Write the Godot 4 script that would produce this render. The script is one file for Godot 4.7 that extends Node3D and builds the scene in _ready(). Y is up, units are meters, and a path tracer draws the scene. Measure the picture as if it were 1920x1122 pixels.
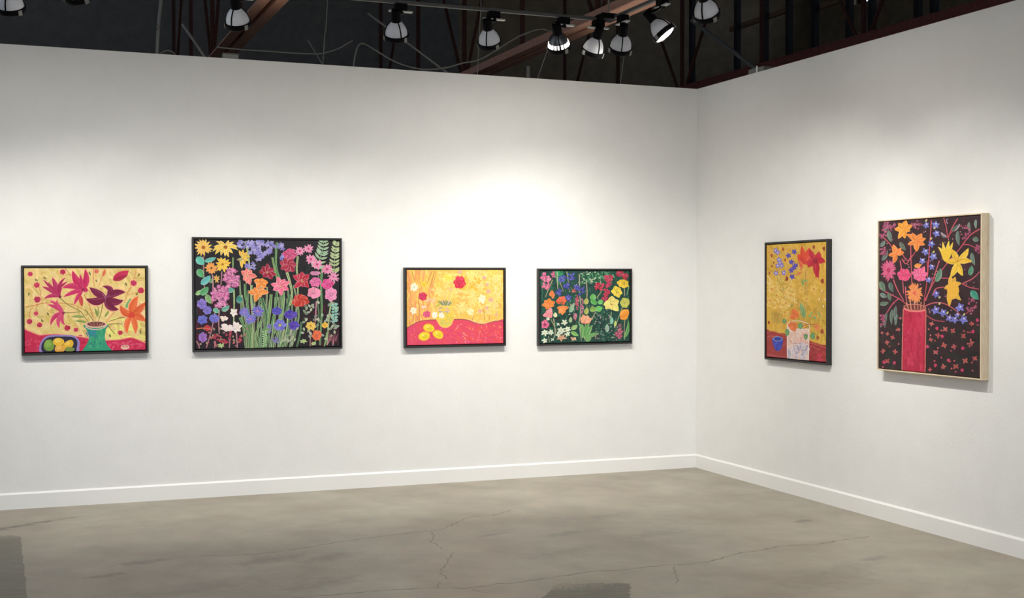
extends Node3D
# A corner of an art gallery: two white partition walls, six framed flower paintings, track lamps, an open dark roof.

var taken := {}
var M := {}

# ---------------------------------------------------------------- naming helpers
func numbered(called: String) -> String:
	if not taken.has(called):
		taken[called] = 0
		return called
	taken[called] += 1
	return "%s_%03d" % [called, taken[called]]

func tag(o: Node, label := "", category := "", group := "", kind := "") -> void:
	if label != "": o.set_meta("label", label)
	if category != "": o.set_meta("category", category)
	if group != "": o.set_meta("group", group)
	if kind != "": o.set_meta("kind", kind)

func thing(called: String, label: String, category: String, at := Vector3.ZERO, turn := 0.0, group := "") -> Node3D:
	var o := Node3D.new()
	o.name = numbered(called)
	add_child(o)
	o.position = at
	o.rotation.y = turn
	tag(o, label, category, group)
	return o

func obj(called: String, mesh: Mesh, mat: Material, parent: Node = self, xf := Transform3D.IDENTITY) -> MeshInstance3D:
	var o := MeshInstance3D.new()
	o.name = numbered(called) if parent == self else called
	o.mesh = mesh
	o.material_override = mat
	o.transform = xf
	o.cast_shadow = GeometryInstance3D.SHADOW_CASTING_SETTING_ON
	parent.add_child(o, true)
	return o

func struct(called: String, mesh: Mesh, mat: Material, label := "") -> MeshInstance3D:
	var o := obj(called, mesh, mat)
	tag(o, label, "", "", "structure")
	return o

# ---------------------------------------------------------------- mesh helpers
func begin() -> SurfaceTool:
	var st := SurfaceTool.new()
	st.begin(Mesh.PRIMITIVE_TRIANGLES)
	st.set_smooth_group(-1)
	return st

func done(st: SurfaceTool) -> ArrayMesh:
	st.generate_normals()
	return st.commit()

func face(st: SurfaceTool, pts: Array, away: Vector3) -> void:
	# a convex polygon that faces away from the point «away»
	var c := Vector3.ZERO
	for q: Vector3 in pts: c += q
	c /= pts.size()
	var a: Vector3 = pts[0]
	var b: Vector3 = pts[1]
	var d: Vector3 = pts[2]
	var n := (b - a).cross(d - a)
	var flip := n.dot(c - away) > 0.0
	for k in range(1, pts.size() - 1):
		if flip:
			st.add_vertex(pts[0]); st.add_vertex(pts[k + 1]); st.add_vertex(pts[k])
		else:
			st.add_vertex(pts[0]); st.add_vertex(pts[k]); st.add_vertex(pts[k + 1])

func add_box(st: SurfaceTool, lo: Vector3, hi: Vector3, b := 0.0) -> void:
	# a box whose edges are chamfered by b
	var c := (lo + hi) * 0.5
	var h := (hi - lo) * 0.5
	if b <= 0.0:
		for ax in 3:
			for s in [-1.0, 1.0]:
				var u := (ax + 1) % 3
				var v := (ax + 2) % 3
				var pts := []
				for e in [[-1, -1], [1, -1], [1, 1], [-1, 1]]:
					var q := Vector3.ZERO
					q[ax] = s * h[ax]; q[u] = e[0] * h[u]; q[v] = e[1] * h[v]
					pts.append(c + q)
				face(st, pts, c)
		return
	var corner := func(sx: float, sy: float, sz: float, ax: int) -> Vector3:
		var q := Vector3(sx * (h.x - b), sy * (h.y - b), sz * (h.z - b))
		q[ax] = [sx, sy, sz][ax] * h[ax]
		return c + q
	for ax in 3:
		var u := (ax + 1) % 3
		var v := (ax + 2) % 3
		for s in [-1.0, 1.0]:
			var pts := []
			for e in [[-1, -1], [1, -1], [1, 1], [-1, 1]]:
				var g := [0.0, 0.0, 0.0]
				g[ax] = s; g[u] = float(e[0]); g[v] = float(e[1])
				pts.append(corner.call(g[0], g[1], g[2], ax))
			face(st, pts, c)
		for su in [-1.0, 1.0]:
			for sv in [-1.0, 1.0]:
				var pts := []
				for e in [[-1.0, u], [1.0, u], [1.0, v], [-1.0, v]]:
					var g := [0.0, 0.0, 0.0]
					g[ax] = e[0]; g[u] = su; g[v] = sv
					pts.append(corner.call(g[0], g[1], g[2], e[1]))
				face(st, pts, c)
	for sx in [-1.0, 1.0]:
		for sy in [-1.0, 1.0]:
			for sz in [-1.0, 1.0]:
				face(st, [corner.call(sx, sy, sz, 0), corner.call(sx, sy, sz, 1), corner.call(sx, sy, sz, 2)], c)

func box(lo: Vector3, hi: Vector3, b := 0.0) -> ArrayMesh:
	var st := begin()
	add_box(st, lo, hi, b)
	return done(st)

func extrude(profile: Array, from: Vector3, to: Vector3, out: Vector3, mitre_a := 0.0, mitre_b := 0.0) -> ArrayMesh:
	# a profile of (out, up) points swept from -> to; the ends are cut at slopes mitre_a and mitre_b along «out»
	var st := begin()
	var along := (to - from).normalized()
	var up := Vector3.UP if absf(along.y) < 0.9 else Vector3.BACK
	var a := []
	var b := []
	var c := Vector3.ZERO
	for q: Vector2 in profile:
		a.append(from + out * q.x + up * q.y + along * q.x * mitre_a)
		b.append(to + out * q.x + up * q.y - along * q.x * mitre_b)
	for q: Vector3 in a: c += q
	for q: Vector3 in b: c += q
	c /= a.size() * 2.0
	for k in a.size():
		var l: int = (k + 1) % a.size()
		face(st, [a[k], a[l], b[l], b[k]], c)
	face(st, a, c)
	face(st, b, c)
	return done(st)

func lathe(profile: Array, n := 28) -> ArrayMesh:
	# (distance along -z, radius) points turned round the z axis, smooth
	var st := SurfaceTool.new()
	st.begin(Mesh.PRIMITIVE_TRIANGLES)
	for k in profile.size() - 1:
		var p: Vector2 = profile[k]
		var q: Vector2 = profile[k + 1]
		if p.is_equal_approx(q):
			continue
		st.set_smooth_group(k if p.distance_to(q) > 0.0 else 0)
		st.set_smooth_group(1 if k % 1 == 0 else 1)
		for j in n:
			var a0 := TAU * j / n
			var a1 := TAU * (j + 1) / n
			var v := []
			for e in [[p, a0], [p, a1], [q, a1], [q, a0]]:
				v.append(Vector3(cos(e[1]) * e[0].y, sin(e[1]) * e[0].y, -e[0].x))
			st.add_vertex(v[0]); st.add_vertex(v[1]); st.add_vertex(v[2])
			st.add_vertex(v[0]); st.add_vertex(v[2]); st.add_vertex(v[3])
	st.generate_normals()
	return st.commit()

func tube(pts: Array, r: float, n := 8) -> ArrayMesh:
	var st := SurfaceTool.new()
	st.begin(Mesh.PRIMITIVE_TRIANGLES)
	st.set_smooth_group(1)
	var rings := []
	var side := Vector3.ZERO
	for k in pts.size():
		var t: Vector3 = (pts[mini(k + 1, pts.size() - 1)] - pts[maxi(k - 1, 0)]).normalized()
		if k == 0:
			side = t.cross(Vector3.BACK if absf(t.z) < 0.9 else Vector3.RIGHT).normalized()
		side = (side - t * side.dot(t)).normalized()
		var other := t.cross(side)
		var ring := []
		for j in n:
			var a := TAU * j / n
			ring.append(pts[k] + (side * cos(a) + other * sin(a)) * r)
		rings.append(ring)
	for k in pts.size() - 1:
		for j in n:
			var l := (j + 1) % n
			st.add_vertex(rings[k][j]); st.add_vertex(rings[k + 1][l]); st.add_vertex(rings[k][l])
			st.add_vertex(rings[k][j]); st.add_vertex(rings[k + 1][j]); st.add_vertex(rings[k + 1][l])
	for j in range(1, n - 1):
		st.add_vertex(rings[0][0]); st.add_vertex(rings[0][j]); st.add_vertex(rings[0][j + 1])
		var e: Array = rings[-1]
		st.add_vertex(e[0]); st.add_vertex(e[j + 1]); st.add_vertex(e[j])
	st.generate_normals()
	return st.commit()

func spline(flat: Array, z: float, steps := 5) -> Array:
	var pts := []
	for q in flat: pts.append(Vector3(q[0], q[1], z))
	var out := []
	for k in pts.size() - 1:
		for s in steps:
			out.append((pts[k] as Vector3).cubic_interpolate(pts[k + 1], pts[maxi(k - 1, 0)], pts[mini(k + 2, pts.size() - 1)], float(s) / steps))
	out.append(pts[-1])
	return out

func bar(st: SurfaceTool, a: Vector3, b: Vector3, w: float, d: float, hint := Vector3.RIGHT) -> void:
	# a straight bar of section w x d, w along the hint
	var t := (b - a).normalized()
	var u := (hint - t * hint.dot(t)).normalized() * w * 0.5
	var v := t.cross(u).normalized() * d * 0.5
	var c := (a + b) * 0.5
	var ra := [a - u - v, a + u - v, a + u + v, a - u + v]
	var rb := [b - u - v, b + u - v, b + u + v, b - u + v]
	for k in 4:
		var l := (k + 1) % 4
		face(st, [ra[k], ra[l], rb[l], rb[k]], c)
	face(st, ra, c)
	face(st, rb, c)

func bar_mesh(a: Vector3, b: Vector3, w: float, d: float, hint := Vector3.RIGHT) -> ArrayMesh:
	var st := begin()
	bar(st, a, b, w, d, hint)
	return done(st)

# ---------------------------------------------------------------- materials
func plain(c: Color, rough := 0.6, metal := 0.0, spec := 0.5) -> StandardMaterial3D:
	var m := StandardMaterial3D.new()
	m.albedo_color = c
	m.roughness = rough
	m.metallic = metal
	m.metallic_specular = spec
	return m

func noise_tex(freq: float, seed_: int, a: Color, b: Color, size := 512, octaves := 4, as_normal := false, bump := 2.0) -> NoiseTexture2D:
	var t := NoiseTexture2D.new()
	var n := FastNoiseLite.new()
	n.noise_type = FastNoiseLite.TYPE_SIMPLEX_SMOOTH
	n.frequency = freq
	n.seed = seed_
	n.fractal_octaves = octaves
	t.noise = n
	t.width = size
	t.height = size
	t.seamless = true
	if as_normal:
		t.as_normal_map = true
		t.bump_strength = bump
	else:
		var g := Gradient.new()
		g.set_color(0, a)
		g.set_color(1, b)
		t.color_ramp = g
	return t

func mottled(a: Color, b: Color, scale: float, rough: float, freq := 0.02, seed_ := 1, spec := 0.5) -> StandardMaterial3D:
	var m := plain(Color.WHITE, rough, 0.0, spec)
	m.albedo_texture = noise_tex(freq, seed_, a, b)
	m.uv1_triplanar = true
	m.uv1_world_triplanar = true
	m.uv1_scale = Vector3.ONE * scale
	return m

func make_materials() -> void:
	M.wall = mottled(Color(0.902, 0.898, 0.885), Color(0.918, 0.914, 0.902), 0.6, 0.9, 0.012, 3, 0.3)
	M.wall.normal_enabled = true
	M.wall.normal_texture = noise_tex(0.12, 5, Color.BLACK, Color.WHITE, 512, 3, true, 1.2)
	M.wall.normal_scale = 0.12
	M.trim = plain(Color(0.93, 0.925, 0.91), 0.45)
	M.black_frame = mottled(Color(0.12, 0.118, 0.12), Color(0.16, 0.155, 0.155), 3.0, 0.5, 0.03, 8)
	M.backing = plain(Color(0.1, 0.095, 0.09), 0.9)
	M.maple = mottled(Color(0.83, 0.74, 0.61), Color(0.91, 0.84, 0.72), 1.0, 0.5, 0.02, 11)
	M.maple.uv1_scale = Vector3(9.0, 1.2, 9.0)
	M.red_steel = mottled(Color(0.74, 0.56, 0.49), Color(0.82, 0.64, 0.56), 1.4, 0.75, 0.03, 21, 0.3)
	M.shaded_steel = mottled(Color(0.40, 0.23, 0.23), Color(0.47, 0.28, 0.27), 1.4, 0.8, 0.03, 24, 0.3)  # truss steel made darker for the weaker light over there, and redder
	M.dark_steel = mottled(Color(0.27, 0.17, 0.16), Color(0.33, 0.21, 0.19), 1.4, 0.8, 0.03, 22, 0.3)
	M.dark_deck = mottled(Color(0.43, 0.43, 0.43), Color(0.49, 0.49, 0.485), 0.8, 0.9, 0.02, 23, 0.2)
	M.dark_wall = mottled(Color(0.43, 0.43, 0.43), Color(0.49, 0.485, 0.475), 0.6, 0.95, 0.02, 25, 0.2)
	M.olive_wall = mottled(Color(0.50, 0.45, 0.38), Color(0.57, 0.52, 0.44), 0.5, 0.95, 0.02, 26, 0.2)
	M.hall_wall = plain(Color(0.62, 0.61, 0.59), 0.9, 0.0, 0.3)
	M.black_metal = plain(Color(0.05, 0.05, 0.06), 0.6, 0.0, 0.2)
	M.rail = plain(Color(0.36, 0.36, 0.355), 0.5, 0.1)
	M.bright_bar = plain(Color(0.80, 0.80, 0.78), 0.4, 0.1)
	M.bulb_white = plain(Color(0.93, 0.935, 0.96), 0.3)
	M.bulb_metal = plain(Color(0.45, 0.46, 0.48), 0.35, 0.8)
	M.cable = plain(Color(0.50, 0.50, 0.48), 0.6)
	M.galvanised = plain(Color(0.52, 0.52, 0.50), 0.5, 0.3)
	M.black_post = plain(Color(0.10, 0.11, 0.13), 0.8)
	M.wood_rail = plain(Color(0.45, 0.36, 0.27), 0.8)
	M.lens = plain(Color(0.95, 0.95, 0.92), 0.2)
	M.lens.emission_enabled = true
	M.lens.emission = Color(1.0, 0.97, 0.92)
	M.lens.emission_energy_multiplier = 7.0
	M.glass = plain(Color(1.0, 1.0, 1.0, 0.06), 0.03)
	M.glass.transparency = BaseMaterial3D.TRANSPARENCY_ALPHA

# ---------------------------------------------------------------- a painter of flat canvases
class Painter:
	var img: Image
	var w: int
	var h: int
	var inv: Array          # maps sketch coordinates to canvas pixels
	var rng := RandomNumberGenerator.new()
	var edge := 0.0
	var edge_light := 0.4

	func _init(width: int, height: int, quad: Array, seed_: int) -> void:
		w = width
		h = height
		img = Image.create(w, h, false, Image.FORMAT_RGB8)
		rng.seed = seed_
		var p0 := Vector2(quad[0], quad[1])
		var p1 := Vector2(quad[2], quad[3])
		var p2 := Vector2(quad[4], quad[5])
		var p3 := Vector2(quad[6], quad[7])
		# unit square -> quad, then the adjugate is the inverse
		var s := p0 - p1 + p2 - p3
		var d1 := p1 - p2
		var d2 := p3 - p2
		var den := d1.x * d2.y - d2.x * d1.y
		var g := (s.x * d2.y - d2.x * s.y) / den
		var k := (d1.x * s.y - s.x * d1.y) / den
		var a := p1.x - p0.x + g * p1.x
		var b := p3.x - p0.x + k * p3.x
		var c := p0.x
		var d := p1.y - p0.y + g * p1.y
		var e := p3.y - p0.y + k * p3.y
		var f := p0.y
		inv = [e - f * k, c * k - b, b * f - c * e, f * g - d, a - c * g, c * d - a * f, d * k - e * g, b * g - a * k, a * e - b * d]

	func m(x: float, y: float) -> Vector2:
		var z: float = inv[6] * x + inv[7] * y + inv[8]
		return Vector2((inv[0] * x + inv[1] * y + inv[2]) / z * w, (inv[3] * x + inv[4] * y + inv[5]) / z * h)

	func c(r: int, g: int, b: int) -> Color:
		return Color(r / 255.0, g / 255.0, b / 255.0)

	func j(col: Color, amt := 0.05) -> Color:
		var v := rng.randf_range(-amt, amt)
		return Color(clampf(col.r + v + rng.randf_range(-amt, amt) * 0.4, 0, 1), clampf(col.g + v + rng.randf_range(-amt, amt) * 0.4, 0, 1), clampf(col.b + v + rng.randf_range(-amt, amt) * 0.4, 0, 1))

	func fill(pts: PackedVector2Array, col: Color) -> void:
		var n := pts.size()
		if n < 3: return
		var y0 := 1e9
		var y1 := -1e9
		for p in pts:
			y0 = minf(y0, p.y)
			y1 = maxf(y1, p.y)
		for y in range(maxi(0, int(ceil(y0 - 0.5))), mini(h, int(floor(y1 - 0.5)) + 1)):
			var yc := y + 0.5
			var xs: Array[float] = []
			for k in n:
				var a := pts[k]
				var b := pts[(k + 1) % n]
				if (a.y <= yc) != (b.y <= yc):
					xs.append(a.x + (yc - a.y) / (b.y - a.y) * (b.x - a.x))
			xs.sort()
			for k in range(0, xs.size() - 1, 2):
				var x0 := int(round(xs[k]))
				var x1 := int(round(xs[k + 1]))
				if x1 > x0: img.fill_rect(Rect2i(x0, y, x1 - x0, 1), col)

	func smooth(flat: Array, closed: bool, steps := 5) -> PackedVector2Array:
		var p := PackedVector2Array()
		for k in range(0, flat.size(), 2): p.append(Vector2(flat[k], flat[k + 1]))
		var n := p.size()
		var out := PackedVector2Array()
		for k in (n if closed else n - 1):
			var a := p[(k - 1 + n) % n] if closed else p[maxi(k - 1, 0)]
			var b := p[k]
			var cc := p[(k + 1) % n]
			var d := p[(k + 2) % n] if closed else p[mini(k + 2, n - 1)]
			for s in steps: out.append(b.cubic_interpolate(cc, a, d, float(s) / steps))
		if not closed: out.append(p[n - 1])
		return out

	func mapped(p: PackedVector2Array) -> PackedVector2Array:
		var out := PackedVector2Array()
		for q in p: out.append(m(q.x, q.y))
		return out

	func all(col: Color) -> void:
		img.fill(col)

	func poly(flat: Array, col: Color, round_ := true) -> void:
		if round_: fill(mapped(smooth(flat, true)), col)
		else:
			var p := PackedVector2Array()
			for k in range(0, flat.size(), 2): p.append(Vector2(flat[k], flat[k + 1]))
			fill(mapped(p), col)

	func ribbon(p: PackedVector2Array, w0: float, w1: float, col: Color) -> void:
		var l := PackedVector2Array()
		var r := PackedVector2Array()
		var n := p.size()
		for k in n:
			var t := (p[mini(k + 1, n - 1)] - p[maxi(k - 1, 0)]).normalized()
			var o := Vector2(-t.y, t.x) * lerpf(w0, w1, float(k) / maxi(n - 1, 1)) * 0.5
			l.append(p[k] + o)
			r.append(p[k] - o)
		for k in n - 1:
			fill(mapped(PackedVector2Array([l[k], l[k + 1], r[k + 1], r[k]])), col)

	func line(flat: Array, w0: float, w1: float, col: Color) -> void:
		ribbon(smooth(flat, false), w0, w1, col)

	func oval(x: float, y: float, rx: float, ry: float, col: Color, rough := 0.0, turn := 0.0) -> void:
		var p := PackedVector2Array()
		var ph := rng.randf() * TAU
		for k in 18:
			var a := TAU * k / 18.0
			var f := 1.0 + rough * (sin(a * 3.0 + ph) * 0.6 + rng.randf_range(-0.5, 0.5))
			p.append(Vector2(x, y) + Vector2(cos(a) * rx * f, sin(a) * ry * f).rotated(turn))
		fill(mapped(p), col)

	func petal(x: float, y: float, tx: float, ty: float, wd: float, bend: float, col: Color, light := 0.14) -> void:
		var a := Vector2(x, y)
		var b := Vector2(tx, ty)
		var d := b - a
		var o := Vector2(-d.y, d.x)
		var mid := a + d * 0.5 + o * bend
		var spine := PackedVector2Array()
		for k in 11:
			var t := k / 10.0
			spine.append(a.lerp(mid, t).lerp(mid.lerp(b, t), t))
		var l := PackedVector2Array()
		var r := PackedVector2Array()
		for k in 11:
			var t := k / 10.0
			var tt := (spine[mini(k + 1, 10)] - spine[maxi(k - 1, 0)]).normalized()
			var nn := Vector2(-tt.y, tt.x) * wd * 0.5 * (pow(sin(PI * pow(t, 0.85)), 0.8) + 0.16 * (1.0 - t))
			l.append(spine[k] + nn)
			r.append(spine[k] - nn)
		r.reverse()
		var whole := l.duplicate()
		whole.append_array(r)
		var base := j(col, 0.035)
		r.reverse()
		if edge > 0.0:
			# a paler rim round a slightly smaller petal
			fill(mapped(whole), base.lerp(Color(0.97, 0.95, 0.86), edge_light))
			var keep := clampf(1.0 - 2.0 * edge / wd, 0.35, 1.0)
			var inner := PackedVector2Array()
			for k in 11: inner.append(spine[k].lerp(l[k], keep))
			for k in 11: inner.append(spine[10 - k].lerp(r[10 - k], keep))
			whole = inner
		fill(mapped(whole), base)
		# a lighter and a darker brush mark along the petal
		var s1 := PackedVector2Array()
		var s2 := PackedVector2Array()
		for k in range(1, 9):
			s1.append(spine[k].lerp(l[k], 0.55))
			s2.append(spine[k].lerp(r[k], 0.45))
		ribbon(s1, wd * 0.16, wd * 0.05, base.lerp(Color.WHITE, light))
		ribbon(s2, wd * 0.10, wd * 0.04, base.darkened(0.2))

	func petals(x: float, y: float, list: Array, col: Color, light := 0.14) -> void:
		for q in list: petal(x, y, q[0], q[1], q[2], q[3] if q.size() > 3 else 0.0, col, light)

	func daisy(x: float, y: float, rx: float, ry: float, n: int, wd_: float, col: Color, heart: Color, turn := 0.0, hr := 0.2) -> void:
		var wd := wd_ * 0.86
		for k in n:
			var a := turn + TAU * k / n + rng.randf_range(-0.12, 0.12)
			var f := rng.randf_range(0.85, 1.08)
			petal(x + cos(a) * rx * 0.08, y + sin(a) * ry * 0.08, x + cos(a) * rx * f, y + sin(a) * ry * f, wd, rng.randf_range(-0.12, 0.12), col, 0.2)
		if hr > 0.0: oval(x, y, rx * hr, ry * hr, heart, 0.1)

	func bunch(x: float, y: float, rx: float, ry: float, n: int, s: float, col: Color, alt: Color) -> void:
		for k in n:
			var a := rng.randf() * TAU
			var f := sqrt(rng.randf())
			var px := x + cos(a) * rx * f
			var py := y + sin(a) * ry * f
			var cc := j(col.lerp(alt, rng.randf()), 0.05)
			oval(px, py, s * rng.randf_range(0.75, 1.1), s * rng.randf_range(0.6, 1.0), cc.darkened(0.26), 0.4)
			# ragged little petals in lighter and darker paint
			for i in 4:
				var b := rng.randf() * TAU
				var g := s * rng.randf_range(0.7, 1.15)
				var tone := cc.lerp(Color(0.98, 0.96, 0.93), rng.randf_range(0.0, 0.32)) if i % 2 == 0 else cc
				line([px, py, px + cos(b + 0.3) * g * 0.6, py + sin(b + 0.3) * g * 0.6, px + cos(b) * g, py + sin(b) * g], s * 0.55, s * 0.22, tone)

	func rose(x: float, y: float, rx: float, ry: float, col: Color, light := 0.25) -> void:
		# overlapping round petals, darker where one tucks under the next, and a curled heart
		var t := rng.randf() * TAU
		oval(x, y, rx * 0.8, ry * 0.8, col.darkened(0.25), 0.1)
		for k in 6:
			var a := t + TAU * k / 6.0 + rng.randf_range(-0.2, 0.2)
			var px := x + cos(a) * rx * 0.56
			var py := y + sin(a) * ry * 0.56
			oval(px, py, rx * 0.46, ry * 0.46, col.lerp(Color(0.97, 0.95, 0.9), light * 0.9) if edge > 0.0 else col.darkened(0.18), 0.14)
			oval(px, py, rx * 0.39, ry * 0.39, j(col, 0.04), 0.16)
			line([x + cos(a) * rx * 0.2, y + sin(a) * ry * 0.2, x + cos(a + 0.2) * rx * 0.55, y + sin(a + 0.2) * ry * 0.55, x + cos(a + 0.1) * rx * 0.85, y + sin(a + 0.1) * ry * 0.85], rx * 0.1, rx * 0.04, col.darkened(0.25) if k % 2 == 0 else col.lerp(Color.WHITE, light))
		oval(x, y, rx * 0.3, ry * 0.3, col.darkened(0.16), 0.2)
		line([x - rx * 0.16, y, x, y - ry * 0.16, x + rx * 0.16, y, x + rx * 0.04, y + ry * 0.14], rx * 0.09, rx * 0.05, col.lerp(Color.WHITE, light))

	func leaf(x0: float, y0: float, x1: float, y1: float, wd: float, col: Color, bend := 0.1) -> void:
		petal(x0, y0, x1, y1, wd, bend, col, 0.22)

	func dabs(x0: float, y0: float, x1: float, y1: float, n: int, length: float, wd: float, ang: float, cols: Array, spread := 0.5) -> void:
		for k in n:
			var x := rng.randf_range(x0, x1)
			var y := rng.randf_range(y0, y1)
			var a := ang + rng.randf_range(-spread, spread)
			var l := length * rng.randf_range(0.5, 1.3)
			var d := Vector2(cos(a), sin(a)) * l * 0.5
			var o := Vector2(-d.y, d.x) * rng.randf_range(-0.25, 0.25)
			line([x - d.x, y - d.y, x + o.x, y + o.y, x + d.x, y + d.y], wd * rng.randf_range(0.6, 1.2), wd * 0.4, j(cols[rng.randi() % cols.size()], 0.025))

	func fern(pts: Array, n: int, length: float, wd: float, col: Color) -> void:
		var p := smooth(pts, false, 8)
		ribbon(p, wd, wd * 0.6, col.darkened(0.15))
		for k in n:
			var q := p[clampi(int(float(k) / n * p.size()), 0, p.size() - 2)]
			var t := (p[mini(p.size() - 1, int(float(k) / n * p.size()) + 1)] - q).normalized()
			for s in [-1.0, 1.0]:
				var d := t.rotated(s * 1.0) * length * (1.0 - 0.35 * k / n)
				petal(q.x, q.y, q.x + d.x, q.y + d.y, wd * 1.9, s * 0.15, col, 0.3)

	func star(x: float, y: float, r: float, col: Color, n := 5) -> void:
		var t := rng.randf() * TAU
		for k in n:
			var a := t + TAU * k / n + rng.randf_range(-0.2, 0.2)
			petal(x, y, x + cos(a) * r, y + sin(a) * r, r * 0.5, 0.0, col, 0.15)

	func texture(weave_seed: int) -> ImageTexture:
		# fine grain of brush and weave, a little lighter and darker at random
		var n := FastNoiseLite.new()
		n.seed = weave_seed
		n.frequency = 0.09
		n.fractal_octaves = 3
		var g := n.get_image(w, h)
		g.convert(Image.FORMAT_L8)
		var gd := g.get_data()
		var d := img.get_data()
		for k in w * h:
			var f := 0.87 + 0.14 * gd[k] / 255.0
			var q := k * 3
			d[q] = mini(255, int(d[q] * f) + 13)  # constant lift: haze and gloss over the paint mixed into its colour
			d[q + 1] = mini(255, int(d[q + 1] * f) + 13)
			d[q + 2] = mini(255, int(d[q + 2] * f) + 13)
		var out := Image.create_from_data(w, h, false, Image.FORMAT_RGB8, d)
		return ImageTexture.create_from_image(out)

func paint_red_lilies() -> ImageTexture:
	var p := Painter.new(960, 660, [128, 122, 1342, 128, 1356, 948, 148, 965], 101)
	p.all(p.c(236, 206, 128))
	p.dabs(120, 110, 1360, 900, 420, 95, 42, 0.8, [p.c(238, 208, 126), p.c(243, 216, 146), p.c(226, 193, 104), p.c(250, 212, 140), p.c(220, 190, 110)], 0.9)
	p.dabs(950, 640, 1340, 860, 30, 80, 40, 0.4, [p.c(244, 236, 130), p.c(240, 228, 120)], 0.9)
	# cloth
	p.poly([100, 720, 150, 727, 210, 762, 290, 792, 360, 788, 460, 785, 570, 797, 690, 812, 775, 826, 860, 840, 960, 852, 1090, 846, 1205, 826, 1290, 852, 1400, 905, 1400, 1010, 80, 1020], p.c(208, 36, 76))
	p.dabs(150, 800, 760, 960, 90, 46, 20, 2.4, [p.c(218, 48, 84), p.c(196, 30, 66), p.c(232, 72, 104), p.c(206, 52, 92)], 0.9)
	p.dabs(980, 862, 1345, 945, 55, 40, 18, 2.4, [p.c(222, 56, 92), p.c(232, 84, 118), p.c(204, 36, 80)], 0.9)
	p.line([120, 722, 210, 760, 290, 790, 360, 786, 460, 783, 570, 795, 690, 810, 775, 826], 9, 7, p.c(250, 158, 140))
	p.line([960, 850, 1090, 844, 1205, 824, 1290, 850, 1400, 903], 8, 8, p.c(248, 150, 130))
	# twigs behind the flowers
	for t in [[148, 512, 250, 490, 365, 468, 560, 478, 660, 505, 745, 548], [250, 562, 262, 500, 310, 470], [285, 310, 300, 400, 318, 470], [205, 640, 190, 570, 230, 500], [540, 125, 575, 165, 605, 212], [828, 122, 822, 200, 834, 310], [930, 150, 905, 230, 872, 312], [1252, 150, 1222, 270, 1165, 380, 1140, 470], [1225, 290, 1165, 385], [1300, 370, 1170, 390], [730, 380, 790, 510, 832, 645], [770, 345, 862, 412], [1055, 548, 1000, 610, 950, 668], [1165, 590, 1050, 640, 958, 668]]:
		p.line(t, 9, 6, p.j(p.c(222, 140, 88), 0.05))
	for t in [[490, 420, 560, 480, 640, 525, 702, 560, 745, 620, 785, 676], [520, 570, 620, 568, 705, 560], [918, 480, 908, 560, 876, 662], [1148, 618, 1080, 632, 1000, 652], [980, 690, 1050, 684, 1122, 686], [972, 692, 1005, 740, 1048, 788], [745, 540, 800, 610, 830, 660], [770, 560, 760, 600]]:
		p.line(t, 9, 6, p.j(p.c(132, 122, 58), 0.05))
	for l in [[740, 615, 600, 612, 26], [765, 668, 638, 655, 22], [872, 612, 838, 525, 26], [940, 612, 984, 548, 22], [1158, 525, 1205, 425, 36], [880, 590, 868, 500, 14]]:
		p.leaf(l[0], l[1], l[2], l[3], l[4], p.c(142, 158, 74))
	p.leaf(1152, 528, 1196, 428, 34, p.c(112, 172, 104))
	# scattered little leaves and roses
	for l in [[236, 228, 270, 248], [322, 205, 356, 230], [182, 362, 180, 400], [305, 634, 330, 662], [365, 565, 385, 598], [780, 155, 798, 200], [850, 238, 860, 266], [1145, 268, 1164, 306], [1252, 398, 1272, 366], [1300, 745, 1310, 796], [990, 786, 1008, 820], [1270, 206, 1290, 176]]:
		p.leaf(l[0], l[1], l[2], l[3], 17, p.c(126, 118, 60))
	for q in [[190, 178, 25], [515, 160, 29], [258, 290, 30], [265, 435, 34], [253, 575, 24], [190, 655, 29], [290, 690, 27], [568, 722, 31], [655, 740, 24], [1228, 275, 32], [1305, 350, 33], [1100, 775, 25], [855, 155, 21]]:
		p.oval(q[0], q[1], q[2] * 1.25, q[2] * 1.2, p.c(250, 190, 138), 0.2)
		p.rose(q[0], q[1], q[2], q[2] * 0.92, p.j(p.c(206, 44, 82), 0.05), 0.2)
	p.leaf(850, 175, 862, 130, 26, p.c(232, 110, 80))
	p.leaf(918, 206, 938, 130, 28, p.c(226, 100, 64))
	# lilies
	var halo := p.c(252, 176, 140)
	for f in [[490, 408, [[316, 232, 28], [308, 305, 36, 0.1], [412, 212, 52], [545, 214, 34, -0.35], [570, 256, 28, -0.4], [332, 430, 36, 0.28], [368, 262, 24]], p.c(182, 36, 88)],
			[722, 340, [[612, 146, 66, -0.12], [738, 132, 58, 0.2], [512, 322, 54, 0.28], [524, 412, 40, 0.1], [634, 492, 36, 0.1], [770, 356, 44, -0.2], [688, 180, 34], [660, 250, 40]], p.c(206, 36, 92)],
			[528, 572, [[366, 488, 36, 0.18], [384, 446, 32, 0.2], [402, 696, 40, 0.4], [492, 724, 38, 0.42], [546, 694, 32, 0.4], [466, 432, 30, -0.4]], p.c(212, 58, 108)],
			[952, 420, [[786, 316, 66, -0.08], [750, 428, 72, -0.34], [912, 306, 54, 1.1], [1148, 368, 66, -0.2], [1128, 446, 70, 0.35], [1084, 540, 66, 0.42]], p.c(118, 22, 58)],
			[1212, 600, [[1098, 500, 62, -0.3], [1274, 408, 72, -0.18], [1352, 468, 64, 0.1], [1352, 662, 62, -0.2], [1252, 784, 50, -0.15], [1172, 784, 50, 0.28]], p.c(236, 100, 46)]]:
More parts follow.
